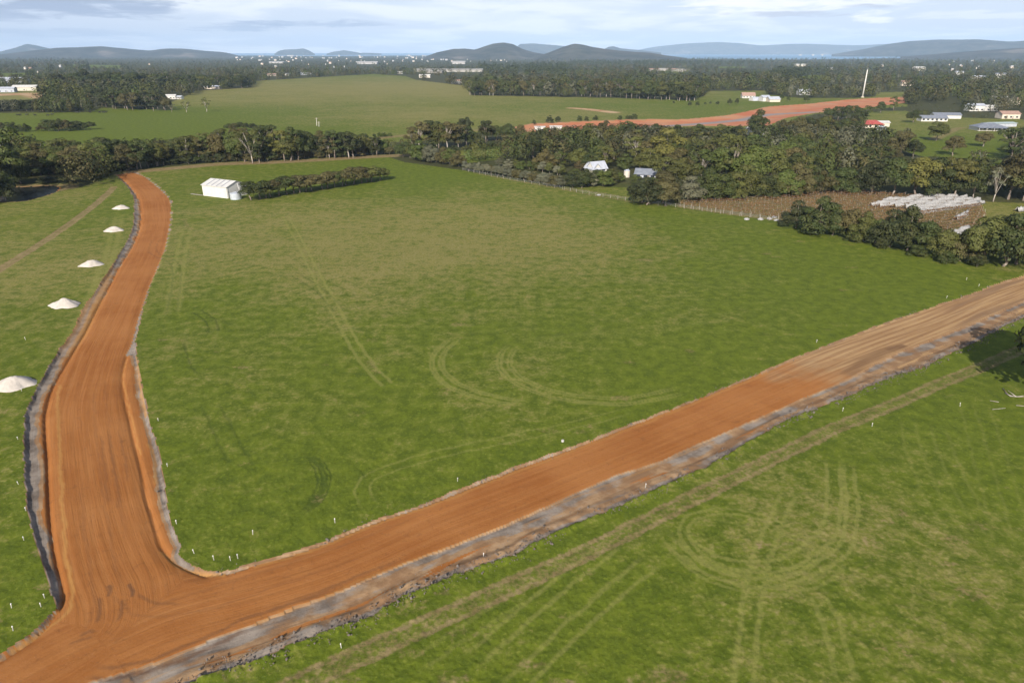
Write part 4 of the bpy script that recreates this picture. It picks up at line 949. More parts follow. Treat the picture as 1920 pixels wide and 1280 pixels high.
# ------------------------------------------------------------------ buildings
m_white = simple_mat('painted_steel', (0.60, 0.585, 0.55), (0.53, 0.515, 0.48), 0.7, 0.5)
m_cream = simple_mat('cream_steel', (0.55, 0.505, 0.43), (0.49, 0.445, 0.38), 0.7, 0.5)
m_roofw = simple_mat('white_roof_sheet', (0.58, 0.565, 0.54), (0.51, 0.495, 0.47), 0.5, 0.42)
m_sky = simple_mat('translucent_sheet', (0.24, 0.24, 0.27), (0.30, 0.29, 0.31), 1.0, 0.35)
m_tank = simple_mat('tank_steel', (0.62, 0.65, 0.70), (0.50, 0.54, 0.60), 1.6, 0.35, 0.35, (1, 1, 0.2))
m_greyroof = simple_mat('grey_roof', (0.16, 0.175, 0.21), (0.21, 0.225, 0.26), 0.6, 0.5)
m_silver = simple_mat('silver_roof', (0.45, 0.47, 0.52), (0.36, 0.38, 0.43), 0.6, 0.4)
m_redroof = simple_mat('red_roof', (0.30, 0.06, 0.055), (0.38, 0.10, 0.08), 0.7, 0.6)
m_pinkroof = simple_mat('pink_tiles', (0.36, 0.235, 0.185), (0.30, 0.19, 0.15), 0.7, 0.7)
m_brick = simple_mat('pale_brick', (0.55, 0.47, 0.38), (0.62, 0.54, 0.45), 0.8, 0.8)
m_glass, t, b = new_mat('window_glass'); b.inputs['Base Color'].default_value = (0.03, 0.035, 0.045, 1); b.inputs['Roughness'].default_value = 0.1
m_timber = simple_mat('grey_timber', (0.34, 0.30, 0.25), (0.24, 0.21, 0.17), 3.0, 0.85)
m_peg = simple_mat('white_painted_peg', (0.47, 0.45, 0.40), (0.40, 0.37, 0.32), 4.0, 0.6)


def face_dir(p0, p1):
    """bearing of the line p0 to p1 as a rotation of +X"""
    return math.atan2(p1.y - p0.y, p1.x - p0.x)


# big white shed: long wall along its near-left side, gable at its right
A, Bc, Cc = G(381.5, 366.5), G(421, 371.5), G(450, 371)
ax = (Bc - A).normalized(); L = (Bc - A).length
ay = Vector((-ax.y, ax.x, 0)); W = max(9.0, abs((Cc - Bc).dot(ay)))
shed = empty('farm_shed', A, math.atan2(ax.y, ax.x)); W = 9.5; L = max(L, 13.0)
tag(shed, 'white steel farm shed with striped gable roof on the green paddock', 'shed')
HW, HR = 4.1, 5.7
mb = MB(); mb.face((0, 0, -.2), (L, 0, -.2), (L, 0, HW), (0, 0, HW)); mb.face((L, W, -.2), (0, W, -.2), (0, W, HW), (L, W, HW))
mb.build('side_wall', m_white, shed)
for x in (0, L):
    mb = MB(); pts = [(x, 0, -.2), (x, W, -.2), (x, W, HW), (x, W / 2, HR), (x, 0, HW)]
    mb.face(*(pts if x else pts[::-1])); mb.build('gable_wall', m_white, shed)
roof = MB(); e = 0.25
roof.slab([(-e, -e, HW - .02), (L + e, -e, HW - .02), (L + e, W / 2, HR + .1), (-e, W / 2, HR + .1)], 0.08)
roof.slab([(-e, W / 2, HR + .1), (L + e, W / 2, HR + .1), (L + e, W + e, HW - .02), (-e, W + e, HW - .02)], 0.08)
roof = roof.build('roof', m_roofw, shed)
for k in range(4):
    x = L * (0.2 + 0.2 * k); s0, s1 = 0.04, 0.96
    def rp(x_, s): return (x_, -e + (W / 2 + e) * s, HW - .02 + (HR + .12 - HW) * s + 0.02)
    mb = MB(); mb.slab([rp(x - .3, s0), rp(x + .3, s0), rp(x + .3, s1), rp(x - .3, s1)], 0.015); mb.build('skylight_strip', m_sky, roof)
mb = MB(); mb.tube([(L + .1, 0.35, HW - .3), (L + .1, 0.35, 0.0)], [0.06, 0.06], 6); mb.tube([(L + .15, W * .55, HR - .9), (L + 2.2, W * .40, 2.9)], [0.10, 0.10], 6); mb.build('downpipe', m_white, shed)
mb = MB(); mb.box(L + .003, L + .06, W * .62, W * .95, 0, 3.2); mb.build('roller_door', m_white, shed)
mb = MB(); mb.box(-.3, L + .3, -.34, -.22, HW - .16, HW - .02); mb.build('gutter', m_white, shed)
mb = MB(); mb.box(-7, -.3, -0.3, 0.6, -0.05, 0.04); slab = mb.build('concrete_slab', m_timber, None, A); slab.rotation_euler = shed.rotation_euler; tag(slab, 'narrow grey concrete slab at the left end of the white shed', 'slab')


def tank(p, r, h, label, mat=None):
    t_ = empty('water_tank', (p[0], p[1], -0.05)); tag(t_, label, 'water tank')
    mb = MB(); prof = [(r, 0)]
    for k in range(10): prof += [(r * 1.012, h * (k + .5) / 10), (r, h * (k + 1) / 10)]
    mb.lathe(prof, 28); mb.build('tank_wall', mat or m_tank, t_, None, True)
    mb = MB(); mb.lathe([(r * 1.03, h), (r * 1.03, h + .06), (r * 0.5, h + .32), (0.25, h + .45), (0.25, h + 0.52)], 28); lid = mb.build('tank_roof', m_tank, t_)
    mb = MB(); mb.lathe([(0.3, h + .4), (0.3, h + 0.6)], 12, r * .45, 0); mb.build('hatch', m_silver, lid)
    return t_


tank(G(443, 373), 2.0, 2.2, 'round silver water tank at the gable of the white shed')


def house(p, rz, L, W, hw, hr, wall, roofm, label, name='house', cat='house', hip=False, wins=4, group=None, eave=0.5, verandah=False):
    h = empty(name, (p[0], p[1], -0.1), rz); tag(h, label, cat, group)
    mb = MB(); mb.box(-L / 2, L / 2, -W / 2, W / 2, 0, hw)
    if not hip:
        for s in (-1, 1):
            x = s * L / 2 * 0.999; tri = [(x, -W / 2, hw), (x, W / 2, hw), (x, 0, hr)]; mb.face(*(tri if s > 0 else tri[::-1]))
    mb.build('wall', wall, h)
    mb = MB(); E = eave; k = W / 2 if hip else 0; x0, x1, y0, y1 = -L / 2 - E, L / 2 + E, -W / 2 - E, W / 2 + E; ze = hw - E * (hr - hw) / (W / 2)
    if hip:
        a, c = (-L / 2 + k, 0, hr), (L / 2 - k, 0, hr)
        mb.face((x0, y0, ze), (x1, y0, ze), c, a); mb.face((x1, y1, ze), (x0, y1, ze), a, c); mb.face((x1, y0, ze), (x1, y1, ze), c); mb.face((x0, y1, ze), (x0, y0, ze), a)
        mb.face((x0, y0, ze - .05), (x0, y1, ze - .05), (x1, y1, ze - .05), (x1, y0, ze - .05))
    else:
        mb.slab([(x0, y0, ze + .05), (x1, y0, ze + .05), (x1, 0, hr + .08), (x0, 0, hr + .08)], 0.1); mb.slab([(x0, 0, hr + .08), (x1, 0, hr + .08), (x1, y1, ze + .05), (x0, y1, ze + .05)], 0.1)
    rf = mb.build('roof', roofm, h)
    for i in range(wins):
        x = -L / 2 + L * (i + .5) / wins; mb = MB(); mb.box(x - .8, x + .8, -W / 2 - .06, -W / 2 - .004, 0.9, 2.1); wn = mb.build('window', m_glass, h)
        mb = MB(); mb.box(x - .9, x + .9, -W / 2 - .09, -W / 2 - .02, 0.8, 0.895); mb.build('sill', m_white, wn)
    if wins: mb = MB(); mb.box(L * .08, L * .08 + 1.0, -W / 2 - .05, -W / 2 - .003, 0, 2.1); mb.build('door', m_timber, h)
    if verandah:
        mb = MB(); mb.slab([(x0, y0 - 2.6, ze - .35), (x1, y0 - 2.6, ze - .35), (x1, y0, ze), (x0, y0, ze)], 0.08); mb.build('verandah_roof', roofm, h)
        for i in range(5): mb = MB(); x = x0 + .2 + (x1 - x0 - .4) * i / 4; mb.box(x - .12, x + .12, y0 - 2.5, y0 - 2.3, 0, ze - .42); mb.build('verandah_post', m_white, h)
    return h


def along(p0, p1): return face_dir(G(*p0), G(*p1))


house(G(1119, 323), 0.5, 7, 5.5, 2.3, 4.9, m_white, m_silver, 'white gable-roofed farmhouse half hidden in the wood', hip=False, wins=2)
house(G(1111, 323), 0.5 + math.pi / 2, 7, 4, 2.3, 4.4, m_white, m_silver, 'silver-roofed wing beside the white gabled farmhouse', wins=2)
tank(G(1175, 332), 1.3, 2.8, 'pale round tank between the farmhouse and grey cottage', m_cream)
house(G(1212, 335), -0.35, 9, 6, 2.5, 4.3, m_silver, m_greyroof, 'grey-roofed cottage right of the pale tank in the wood', wins=3)
house(G(1632, 239), -0.10, 15, 9, 2.7, 5.2, m_brick, m_redroof, 'brick house with a dark red hip roof', hip=True, wins=4)
house(G(1649, 237.5), -0.1, 11, 7, 3.2, 4.2, m_cream, m_roofw, 'cream flat-roofed shed right of the red-roofed house', 'farm_shed', 'shed', wins=0)
tank(G(1652, 244), 3.0, 2.4, 'squat silver tank before the cream shed')
house(G(1747, 227), -0.06, 20, 8, 2.6, 4.4, m_white, m_greyroof, 'long white house with a grey ridge roof', wins=6)
house(G(1772, 222), -0.10, 21, 8, 3.0, 4.6, m_white, m_greyroof, 'white shed with grey roof behind the long white house', 'farm_shed', 'shed', wins=0)
house(G(1851, 244), -0.1, 19, 12, 2.7, 5.0, m_white, m_greyroof, 'low white house under a broad dark grey hip roof', hip=True, wins=6, verandah=True)
house(G(1872, 237), 0.2, 22, 9, 2.6, 3.0, m_silver, simple_mat('green_glass_roof', (0.42, 0.50, 0.47), (0.36, 0.44, 0.42), 0.4, 0.3), 'pale green roofed glasshouse behind the hip-roofed house', 'glasshouse', 'glasshouse', wins=0)
house(G(1402, 184), -0.05, 15, 9, 3.2, 6.4, m_white, m_pinkroof, 'white farm cottage with pinkish tiled roof by the far meadow', wins=4)
house(G(1433, 190), 0.2, 9, 9, 4.5, 6.5, m_white, m_silver, 'open white farm shed with a dark mouth by the far meadow', 'farm_shed', 'shed', wins=1)
# round-roofed igloo shed
ig = empty('igloo_shed', G(1415, 189), 0.3); tag(ig, 'grey round-roofed shed beside the pinkish farm cottage', 'shed')
mb = MB(); n = 14; R0 = 4.2
for k in range(n):
    a0, a1 = math.pi * k / n, math.pi * (k + 1) / n
    mb.slab([(-5, -R0 * math.cos(a0), R0 * math.sin(a0) - .1), (5, -R0 * math.cos(a0), R0 * math.sin(a0) - .1), (5, -R0 * math.cos(a1), R0 * math.sin(a1) - .1), (-5, -R0 * math.cos(a1), R0 * math.sin(a1) - .1)], 0.05)
mb.build('roof', m_silver, ig)
mb = MB()
mb.face(*[(-4.9, -R0 * .98 * math.cos(math.pi * k / n), R0 * .98 * math.sin(math.pi * k / n) - .1) for k in range(n + 1)]); mb.build('end_wall', m_white, ig)
house(G(1449, 191), 0.1, 12, 10, 3, 5.5, m_brick, m_silver, 'grey barn right of the open farm shed', 'barn', 'barn', wins=0)
house(G(1507, 178), 0, 16, 10, 4, 7, m_white, m_silver, 'small white shed at the edge of the far trees', 'farm_shed', 'shed', wins=0)
wh = empty('farm_shed', G(1416, 256), 0.2); tag(wh, 'white arched hay shelter half hidden by the pine', 'shed')
mb = MB(); mb.box(-5, -4.6, -4, 4, 0, 5); mb.box(4.6, 5, -4, 4, 0, 5); mb.slab([(-5.2, -4.2, 5.1), (5.2, -4.2, 5.1), (5.2, 4.2, 5.1), (-5.2, 4.2, 5.1)], 0.1); mb.build('frame', m_white, wh)
mb = MB(); mb.slab([(-5.4, -4.4, 5.25), (0, -4.4, 6.8), (0, 4.4, 6.8), (-5.4, 4.4, 5.25)], 0.1); mb.slab([(0, -4.4, 6.8), (5.4, -4.4, 5.25), (5.4, 4.4, 5.25), (0, 4.4, 6.8)], 0.1); mb.build('roof', m_roofw, wh)
for x, y, l_, c_, lb in ((1012, 244, 7, m_white, 'white site shed at the left end of the far red earthworks'), (1042, 243, 8, m_white, 'long white site shed on the far red earthworks')):
    house(G(x, y), 0.0, l_, 3, 2.4, 2.7, c_, m_roofw, lb, 'site_shed', 'shed', wins=0)
for x, y, l_, w_, hw, wl, rf, lb in ((322, 186, 14, 8, 4, m_white, m_roofw, 'bright white shed beside the meadow wood on the left'), (338, 186, 8, 6, 3, m_white, m_silver, 'small grey hut right of the bright white meadow shed'), (400, 167, 30, 10, 3.5, m_brick, m_silver, 'pale low house at the meadow wood edge'), (130, 171, 40, 14, 4, m_silver, m_greyroof, 'long grey shed left among the far trees'), (245, 164, 36, 16, 5, m_white, m_silver, 'white sheds seen between the left woods'), (50, 170, 40, 16, 5, m_cream, m_roofw, 'white house above the orange earth bank on the left'), (15, 173, 26, 12, 5, m_silver, m_silver, 'grey shed at the left edge above the orange bank'), (25, 155, 70, 20, 6, m_silver, m_silver, 'wide grey roof far left among the trees'),
                             (510, 143, 26, 12, 4, m_brick, m_pinkroof, 'pinkish house at the left of the big meadow top edge'), (538, 142, 16, 10, 4, m_white, m_silver, 'small white house at the top edge of the meadow'), (575, 141, 34, 10, 4, m_silver, m_silver, 'low grey shed at the top edge of the meadow'), (750, 139, 14, 10, 5, m_white, m_roofw, 'white cube-like house above the meadow right end'), (797, 146, 30, 12, 5, m_cream, m_roofw, 'cream shed below the long warehouse'), (857, 157, 26, 12, 5, m_white, m_pinkroof, 'white villa left of the long straight tree row'),
                             (1722, 133, 44, 16, 9, m_cream, m_roofw, 'cream houses among trees on the right slope'), (1797, 141, 22, 12, 7, m_white, m_silver, 'white house on the right slope'), (1833, 151, 34, 12, 7, m_cream, m_silver, 'cream house among the right woods'), (1872, 146, 30, 12, 8, m_white, m_greyroof, 'white grey-roofed house near the right edge'), (1826, 208, 18, 10, 5, m_white, m_silver, 'white shed in the scrub right of the long white house'), (1850, 208, 20, 8, 4, m_white, m_roofw, 'flat white roof in the scrub above the hip-roofed house'), (1872, 192, 18, 10, 5, m_white, m_roofw, 'white cottage in the scrub on the right'), (1892, 196, 20, 12, 5, m_brick, m_pinkroof, 'pinkish roofed cottage in the right scrub'), (1888, 222, 18, 12, 4, m_brick, m_pinkroof, 'pale pink roofed house right above the hip roof'), (1700, 161, 24, 12, 6, m_brick, m_pinkroof, 'pink-roofed house among trees behind the mast'), (1500, 125, 60, 16, 7, m_cream, m_roofw, 'long pale roof before the bay woods'), (1556, 131, 24, 12, 6, m_white, m_silver, 'small white roof left of the mast woods')):
    l_, w_ = l_ * .8, w_ * .8; house(G(x, y), random.uniform(-0.25, 0.25), l_, w_, hw, hw + w_ * .2, wl, rf, lb, wins=3)
# long warehouse
m_ware = simple_mat('dull_warehouse', (0.36, 0.34, 0.31), (0.28, 0.265, 0.24), 0.05)
house(G(842, 135), -0.03, 190, 40, 6, 8.5, m_ware, m_ware, 'very long pale warehouse above the meadow', 'warehouse', 'warehouse', wins=0)
house(G(812, 137.5), -0.03, 50, 24, 5, 7, m_ware, m_ware, 'lower annex at the left of the long pale warehouse', 'warehouse', 'warehouse', wins=0)
for k, (x, y) in enumerate(((1226, 134), (1243, 133.5), (1262, 134), (1278, 135))):
    house(G(x, y), random.uniform(-.2, .2), 28, 16, 6, 8, m_ware, m_ware if k % 2 else m_pinkroof, ('leftmost', 'second', 'third', 'rightmost')[k] + ' pale depot building in the clearing beyond the tree row', 'depot', 'building', wins=0)

# mast and poles
ms = empty('radio_mast', G(1617, 183)); tag(ms, 'tall slim white mast beside the far red earthworks', 'mast')
hm = top_height(ms.location, 131); mb = MB(); mb.tube([(0, 0, 0), (0, 0, hm * .5), (0, 0, hm)], [0.85, 0.72, 0.55], 10); mb.build('shaft', m_white, ms, None, True)
mb = MB(); mb.tube([(0, 0, hm), (0, 0, hm + 2.5)], [0.12, 0.05], 6); mb.build('antenna', m_silver, ms)
mb = MB(); mb.lathe([(2.0, -.2), (2.0, 0.6), (1.0, 1.0)], 12); mb.build('footing', m_brick, ms)
pt = top_height(G(595, 237), 222)
for x, yb, lb in ((594, 236, 'taller pale timber pole on the meadow'), (598, 237.5, 'shorter pale pole beside the taller one on the meadow')):
    p = G(x, yb); e_ = empty('timber_pole', p); tag(e_, lb, 'pole'); h = pt if x == 594 else pt * .62
    mb = MB(); mb.tube([(0, 0, -.2), (0.3, 0, h)], [0.26, 0.20], 8); mb.build('shaft', m_peg, e_)
    mb = MB(); mb.box(-1.0, 1.4, -.09, .09, h - .6, h - .42); mb.build('crossarm', m_timber, e_)
p = G(1900, 180); e_ = empty('power_pole', p); tag(e_, 'grey timber power pole in the right scrub', 'pole'); h = top_height(p, 172)
mb = MB(); mb.tube([(0, 0, 0), (0, 0, h)], [0.3, 0.2], 8); mb.build('shaft', m_timber, e_); mb = MB(); mb.box(-1.4, 1.4, -.1, .1, h - .9, h - .7); mb.build('crossarm', m_timber, e_)
p = G(1809, 156); tank(p, 2.6, top_height(p, 150), 'slim pale water tower among the right woods', m_cream)

# ------------------------------------------------------------------ sand piles
m_sandp = simple_mat('white_sand', (0.52, 0.465, 0.41), (0.43, 0.385, 0.34), 0.9, 0.95)
t = NT(m_sandp.node_tree, False); bs = [n for n in t.t.nodes if n.type == 'BSDF_PRINCIPLED'][0]
bump(t, bs, t.noise(t.n('ShaderNodeTexCoord').outputs['Object'], 3.5, 6, 0.65), 0.5, 0.15)
for x, yb, yt, wpx, lb in ((25, 726, 710, 60, 'nearest and largest white sand pile, cut by the left edge'), (121, 574, 562, 42, 'second nearest white sand pile beside the verge'), (171, 499, 492, 35, 'middle white sand pile of the line along the road'), (214, 434, 426, 28, 'fourth white sand pile, near the road bend'), (227, 392, 385, 23, 'farthest smallest white sand pile, below the dam track')):
    p = G(x, yb - (yb - yt) * 0.22); r0 = wpx * math.hypot(p.x, p.y, CAM_H) / FPX / 2; hh = r0 * 0.60; n, m = 36, 14; sd = int(x)
    V = [];
    for j in range(m):
        s = 1 - j / (m - 1)
        for k in range(n):
            a = 2 * math.pi * k / n; rr = r0 * s * (1 + 0.10 * math.sin(2 * a + sd) + 0.07 * math.sin(5 * a + sd * 2) + 0.04 * math.sin(9 * a + sd))
            V.append((rr * 1.05 * math.cos(a) + r0 * .12 * (1 - s), rr * math.sin(a) * 0.92, hh * ((1 - s) ** 0.92) * (1 - 0.16 * (1 - s) ** 3)))
    V = np.array(V, np.float32); V[:, 2] += (fbm(V[:, 0] + sd * 9, V[:, 1], r0 * .35, 3, 3) - .5) * hh * .32 * np.clip(1 - np.hypot(V[:, 0], V[:, 1]) / r0, 0, .5) * 2; V[:, 2] -= 0.05
    i = np.arange(n * m).reshape(m, n)
    F = np.stack([i[:-1], np.roll(i[:-1], -1, 1), np.roll(i[1:], -1, 1), i[1:]], -1).reshape(-1, 4)
    o = link('sand_pile', np_mesh('sand_pile', V, F, m_sandp, True), None, p); o.rotation_euler = (0, 0, random.uniform(-.3, .3)); tag(o, lb, 'sand pile', 'white sand piles along the road')

# ------------------------------------------------------------------ survey pegs
PEGS = [(22, 1139, 'beside the bare patch in the bottom left corner'), (77, 1138, 'left one of a close pair beside the verge bend'), (84, 1121, 'right one of a close pair beside the verge bend'), (25, 1182, 'lowest in the left grass corner'), (45, 1013, 'near the grey verge above the bend'), (49, 958, 'hard against the grey verge edge, left grass'), (35, 909, 'left of the grey verge beside the wide road'), (34, 825, 'left of the verge kink'), (41, 734, 'just below the nearest sand pile'), (48, 637, 'above the nearest sand pile'),
        (331, 982, 'in the grass right of the orange channel'), (364, 1037, 'inside the road corner, upper one'), (401, 1049, 'left one of three inside the road corner'), (432, 1050, 'middle one of three inside the road corner'), (446, 1046, 'right one of three inside the road corner'), (474, 1001, 'above the road corner in the grass'), (297, 790, 'right of the orange channel, upper field'), (314, 875, 'right of the orange channel, lower field'),
        (628, 979, 'on the grass above the diagonal road, left part'), (858, 902, 'on the grass above the diagonal road by the tyre loop'), (1531, 642, 'above the pale end of the diagonal road'), (1775, 559, 'above the pale road near a second peg'), (1812, 525, 'farther from the pale road, on the right'), (1835, 537, 'close above the pale road, on the right'), (1580, 770, 'between the windrow and the grass track'), (1635, 799, 'below the grass track on the right'), (1800, 761, 'in the grass near the fallen branches'), (640, 1214, 'between the windrow and the grass track, bottom'), (907, 1044, 'standing on the windrow of grey soil'), (1210, 913, 'white-topped, on the windrow of grey soil')]
pegm = MB(); pegm.box(-.03, .03, -.03, .03, -.1, .55); pegm = pegm.mesh('stake', m_peg)
tapm = MB(); tapm.box(-.05, .05, -.036, .036, .44, .56); tapm = tapm.mesh('flag_tape', simple_mat('pink_white_tape', (0.78, 0.72, 0.70), (0.8, 0.78, 0.75), 2.0, 0.5))
for x, y, wh in PEGS:
    e_ = empty('survey_peg', G(x, y), random.uniform(0, 3)); e_.rotation_euler[0] = random.uniform(-.12, .12); tag(e_, 'white survey peg ' + wh, 'survey peg', 'white survey pegs in the grass')
    link('stake', pegm, e_); link('flag_tape', tapm, e_)
mb = MB(); mb.lathe([(0.0, 0), (0.19, 0.02), (0.21, 0.16), (0.19, 0.3), (0.06, 0.33)], 14); o = mb.build('white_drum', m_peg, None, G(1055, 828)); tag(o, 'small white drum lying in the grass above the diagonal road', 'drum')

# fallen branches at the right edge
for pts, rad, lb in (([(1885, 738), (1893, 744), (1905, 745), (1935, 742)], 0.16, 'long pale fallen limb on the bare patch at the right edge'), ([(1880, 729), (1888, 740)], 0.12, 'short dark stick at the left of the bare patch'), ([(1856, 752), (1872, 756)], 0.10, 'pale broken stick left below the fallen limb'), ([(1905, 761), (1925, 764)], 0.10, 'thin pale stick lowest at the right edge'), ([(1885, 766), (1860, 770)], 0.07, 'thin twig in the grass below the fallen limb')):
    g = [G(*q_) for q_ in pts]; o0 = g[0]; mb = MB(); mb.tube([Vector((p.x - o0.x, p.y - o0.y, 0.12 + 0.12 * (k % 2))) for k, p in enumerate(g)], [rad * .55 * (1 - .5 * k / len(g)) for k in range(len(g))], 7)
    if rad > .15: mb.tube([g[1] - o0 + Vector((0, 0, .15)), g[1] - o0 + Vector((1.4, -1.0, .5))], [.08, .03], 6); mb.tube([g[2] - o0 + Vector((0, 0, .15)), g[2] - o0 + Vector((-.6, 1.3, .6))], [.07, .03], 6)
    o = mb.build('fallen_branch', m_bark if 'dark' in lb else m_pale_bark, None, o0, True); tag(o, lb, 'branch', 'fallen branches')

# wire fence along the paddock edge: posts and wires
def wire_fence(pts, gap, label, hgt=1.3):
    ln = GP(pts); e_ = empty('wire_fence', (ln[0][0], ln[0][1], 0)); tag(e_, label, 'fence'); o0 = ln[0]
    L_ = np.concatenate([[0], np.cumsum(np.linalg.norm(np.diff(ln, axis=0), axis=1))]); n = int(L_[-1] / gap) + 1; n = min(n, 99)
    P = [(float(np.interp(L_[-1] * k / (n - 1), L_, ln[:, 0]) - o0[0]), float(np.interp(L_[-1] * k / (n - 1), L_, ln[:, 1]) - o0[1])) for k in range(n)]
    pm = MB(); pm.tube([(0, 0, -.3), (0, 0, hgt)], [.075, .065], 6); pm = pm.mesh('post', m_timber)
    for p in P: link('post', pm, e_, (p[0], p[1], 0))
    for zz_ in (0.5, 0.85, 1.15): mb = MB(); mb.tube([(p[0], p[1], zz_) for p in P], [.012] * n, 4); mb.build('wire', m_silver, e_)
wire_fence([(868, 320), (950, 337), (1055, 355)], 4.0, 'wire fence at the foot of the grey paddock hedge')
wire_fence([(1058, 356), (1110, 366), (1180, 377), (1270, 389), (1355, 401), (1423, 410), (1478, 420)], 3.2, 'wire fence on pale posts below the farmhouse and brown vineyard')

# ------------------------------------------------------------------ vines
m_vine, t, b = new_mat('autumn_vine')
pos = t.n('ShaderNodeNewGeometry').outputs['Position']
c = t.mix(t.ramp(t.noise(pos, 0.9, 4, 0.6), 0.35, 0.7), (0.125, 0.062, 0.026), (0.175, 0.105, 0.042)); c = t.mix(t.ramp(t.noise(pos, 0.12, 3), 0.5, 0.7, 0, .5), c, (0.10, 0.10, 0.035))
t.put(b.inputs['Base Color'], c); b.inputs['Roughness'].default_value = 0.8
m_net = simple_mat('white_bird_net', (0.36, 0.35, 0.34), (0.24, 0.23, 0.22), 1.4, 0.8)
r2 = np.random.default_rng(5)
vd = np.array([0.906, 0.423]); v0 = np.array(tuple(G(1268, 382))[:2]); vn = np.array([0.423, -0.906])
postm = MB(); postm.tube([(0, 0, -.2), (0, 0, 1.75)], [.07, .06], 5); postm = postm.mesh('end_post', m_timber)


midm = MB(); midm.box(-.04, .04, -.04, .04, -.1, 1.75); midm = midm.mesh('post', m_timber)


def span(poly, o, d, far=400):
    s = np.arange(-120, far, 0.5); x = (o[0] + d[0] * s).astype(np.float32); y = (o[1] + d[1] * s).astype(np.float32); k = inside(poly, x, y)
    return (s[k].min(), s[k].max()) if k.sum() > 12 else None


NETS = GP([(1624, 390), (1660, 379), (1740, 370), (1800, 372), (1846, 381), (1836, 386), (1780, 394), (1722, 402), (1690, 392)])
nrow = 0; nnet = 0
for k in range(-26, 26):
    o = v0 + vn * (k * 2.7 + 1.0); sp_ = span(VINEYARD, o, vd)
    if not sp_: continue
    a, c_ = sp_; a += 0.8; c_ -= 0.8
    nt = span(NETS, o, vd)
    e_ = empty('vine_row', (o[0] + vd[0] * a, o[1] + vd[1] * a, 0), math.atan2(vd[1], vd[0]))
    Lr = min(c_ - a, 150); nrow += 1
    cl = [(s, r2.uniform(-.10, .10), 1.0 + r2.uniform(-.10, .10), .46, .5) for s in np.arange(0.6, Lr, 0.95)]
    V, F, R_ = leaves_for(cl, 0.2, 1.7, r2); link('vine_foliage', np_mesh('vine_foliage', V, F, m_vine), e_)
    for s in np.arange(3.6, Lr - 2, 6.0): link('post', midm, e_, (s, 0, 0))
    mb = MB(); mb.tube([(0, 0, 1.25), (Lr, 0, 1.25)], [.015, .015], 4); mb.build('wire', m_silver, e_); link('end_post', postm, e_, (0, 0, 0)); link('end_post', postm, e_, (Lr, 0, 0))
    tag(e_, 'row of brown autumn vines on pale posts in the vineyard' if not nt else 'row of vines running under the white bird nets', 'vine row', 'rows of brown vines' if not nt else 'vine rows under nets')
    def net(s0, s1, lb, g):
        global nnet
        n = max(6, int((s1 - s0) / 0.8)); prof = [(-.72, .5), (-.6, 1.2), (-.3, 1.85), (.05, 2.0), (.35, 1.8), (.62, 1.1), (.75, .55)]; V = []
        for i in range(n + 1):
            s = s0 + (s1 - s0) * i / n - a
            for (yy, zz_) in prof: V.append((s + r2.uniform(-.15, .15), yy * r2.uniform(.7, 1.25), zz_ * (0.70 + 0.3 * math.sin(s * .23 + nrow * 2.1) ** 2) * r2.uniform(.86, 1.08)))
        i = np.arange((n + 1) * 7).reshape(n + 1, 7); F = np.stack([i[:-1, :-1], i[:-1, 1:], i[1:, 1:], i[1:, :-1]], -1).reshape(-1, 4)
        me = np_mesh('bird_net', np.array(V), F, m_net); ob = link('bird_net', me, None, e_.location); ob.rotation_euler = e_.rotation_euler
        md = ob.modifiers.new('thick', 'SOLIDIFY'); md.thickness = 0.03
        tag(ob, lb, 'bird net', g); nnet += 1
    if nt and nt[1] - nt[0] > 4: net(nt[0], nt[1], 'white bird net stretched over a vine row beside the paddock hedge', 'nets over the vine rows')
print('ROWS', nrow, 'NETS', nnet)
for (xa, ya, xb, yb, lb) in ((1762, 446, 1815, 432, 'loose white net strip low between hedge trees'), (1790, 414, 1812, 403, 'short rumpled white net behind the hedge'), (1905, 397, 1925, 395, 'white net heap at the right edge'), (1718, 403, 1834, 385, 'long white net strip below the netted rows'), (1780, 447, 1822, 440, 'second loose net strip beside the low one')):
    A_, B_2 = G(xa, ya), G(xb, yb); n = 14; V = []; d_ = (B_2 - A_); nn = Vector((-d_.y, d_.x, 0)).normalized()
    for i in range(n + 1):
        c_ = d_ * (i / n)
        for yy, zz_ in ((-.8, .15), (-.4, 1.3), (0, 1.7), (.4, 1.25), (.8, .15)): q_ = c_ + nn * yy * r2.uniform(.7, 1.3); V.append((q_.x, q_.y, zz_ * r2.uniform(.7, 1.15)))
    i = np.arange((n + 1) * 5).reshape(n + 1, 5); F = np.stack([i[:-1, :-1], i[:-1, 1:], i[1:, 1:], i[1:, :-1]], -1).reshape(-1, 4)
    ob = link('bird_net', np_mesh('bird_net', np.array(V), F, m_net), None, A_); md = ob.modifiers.new('thick', 'SOLIDIFY'); md.thickness = 0.03; tag(ob, lb, 'bird net')
for x, y, s, lb in ((1400, 412, .6, 'rounded white net bundle alone on the grass'), (1426, 412, .65, 'white net bundle with a raised end beside the vines'), (1443, 411, 0.6, 'white net bundle at the vine posts'), (1452, 408, .6, 'white net bundle nearest the paddock hedge'), (1455, 414, .55, 'low white bundle at the hedge tip'), (1123, 366.5, .5, 'flat white bundle in the bare garden below the farmhouse'), (1445, 371, .7, 'white bundle at the back edge of the vines')):
    n, m = 14, 7; V = [(0, 0, .9 * s)]; 
    mb = MB(); prof = [(1.1 * s, 0), (1.15 * s, .35 * s), (.8 * s, .7 * s), (.35 * s, .9 * s), (.05, .95 * s)]; mb.lathe(prof, 12)
    mb.v = [(v[0] * r2.uniform(.85, 1.2) * 1.3, v[1] * r2.uniform(.8, 1.2), v[2] * r2.uniform(.8, 1.2)) for v in mb.v]
    o = mb.build('net_bundle', m_net, None, G(x, y)); tag(o, lb, 'net bundle')
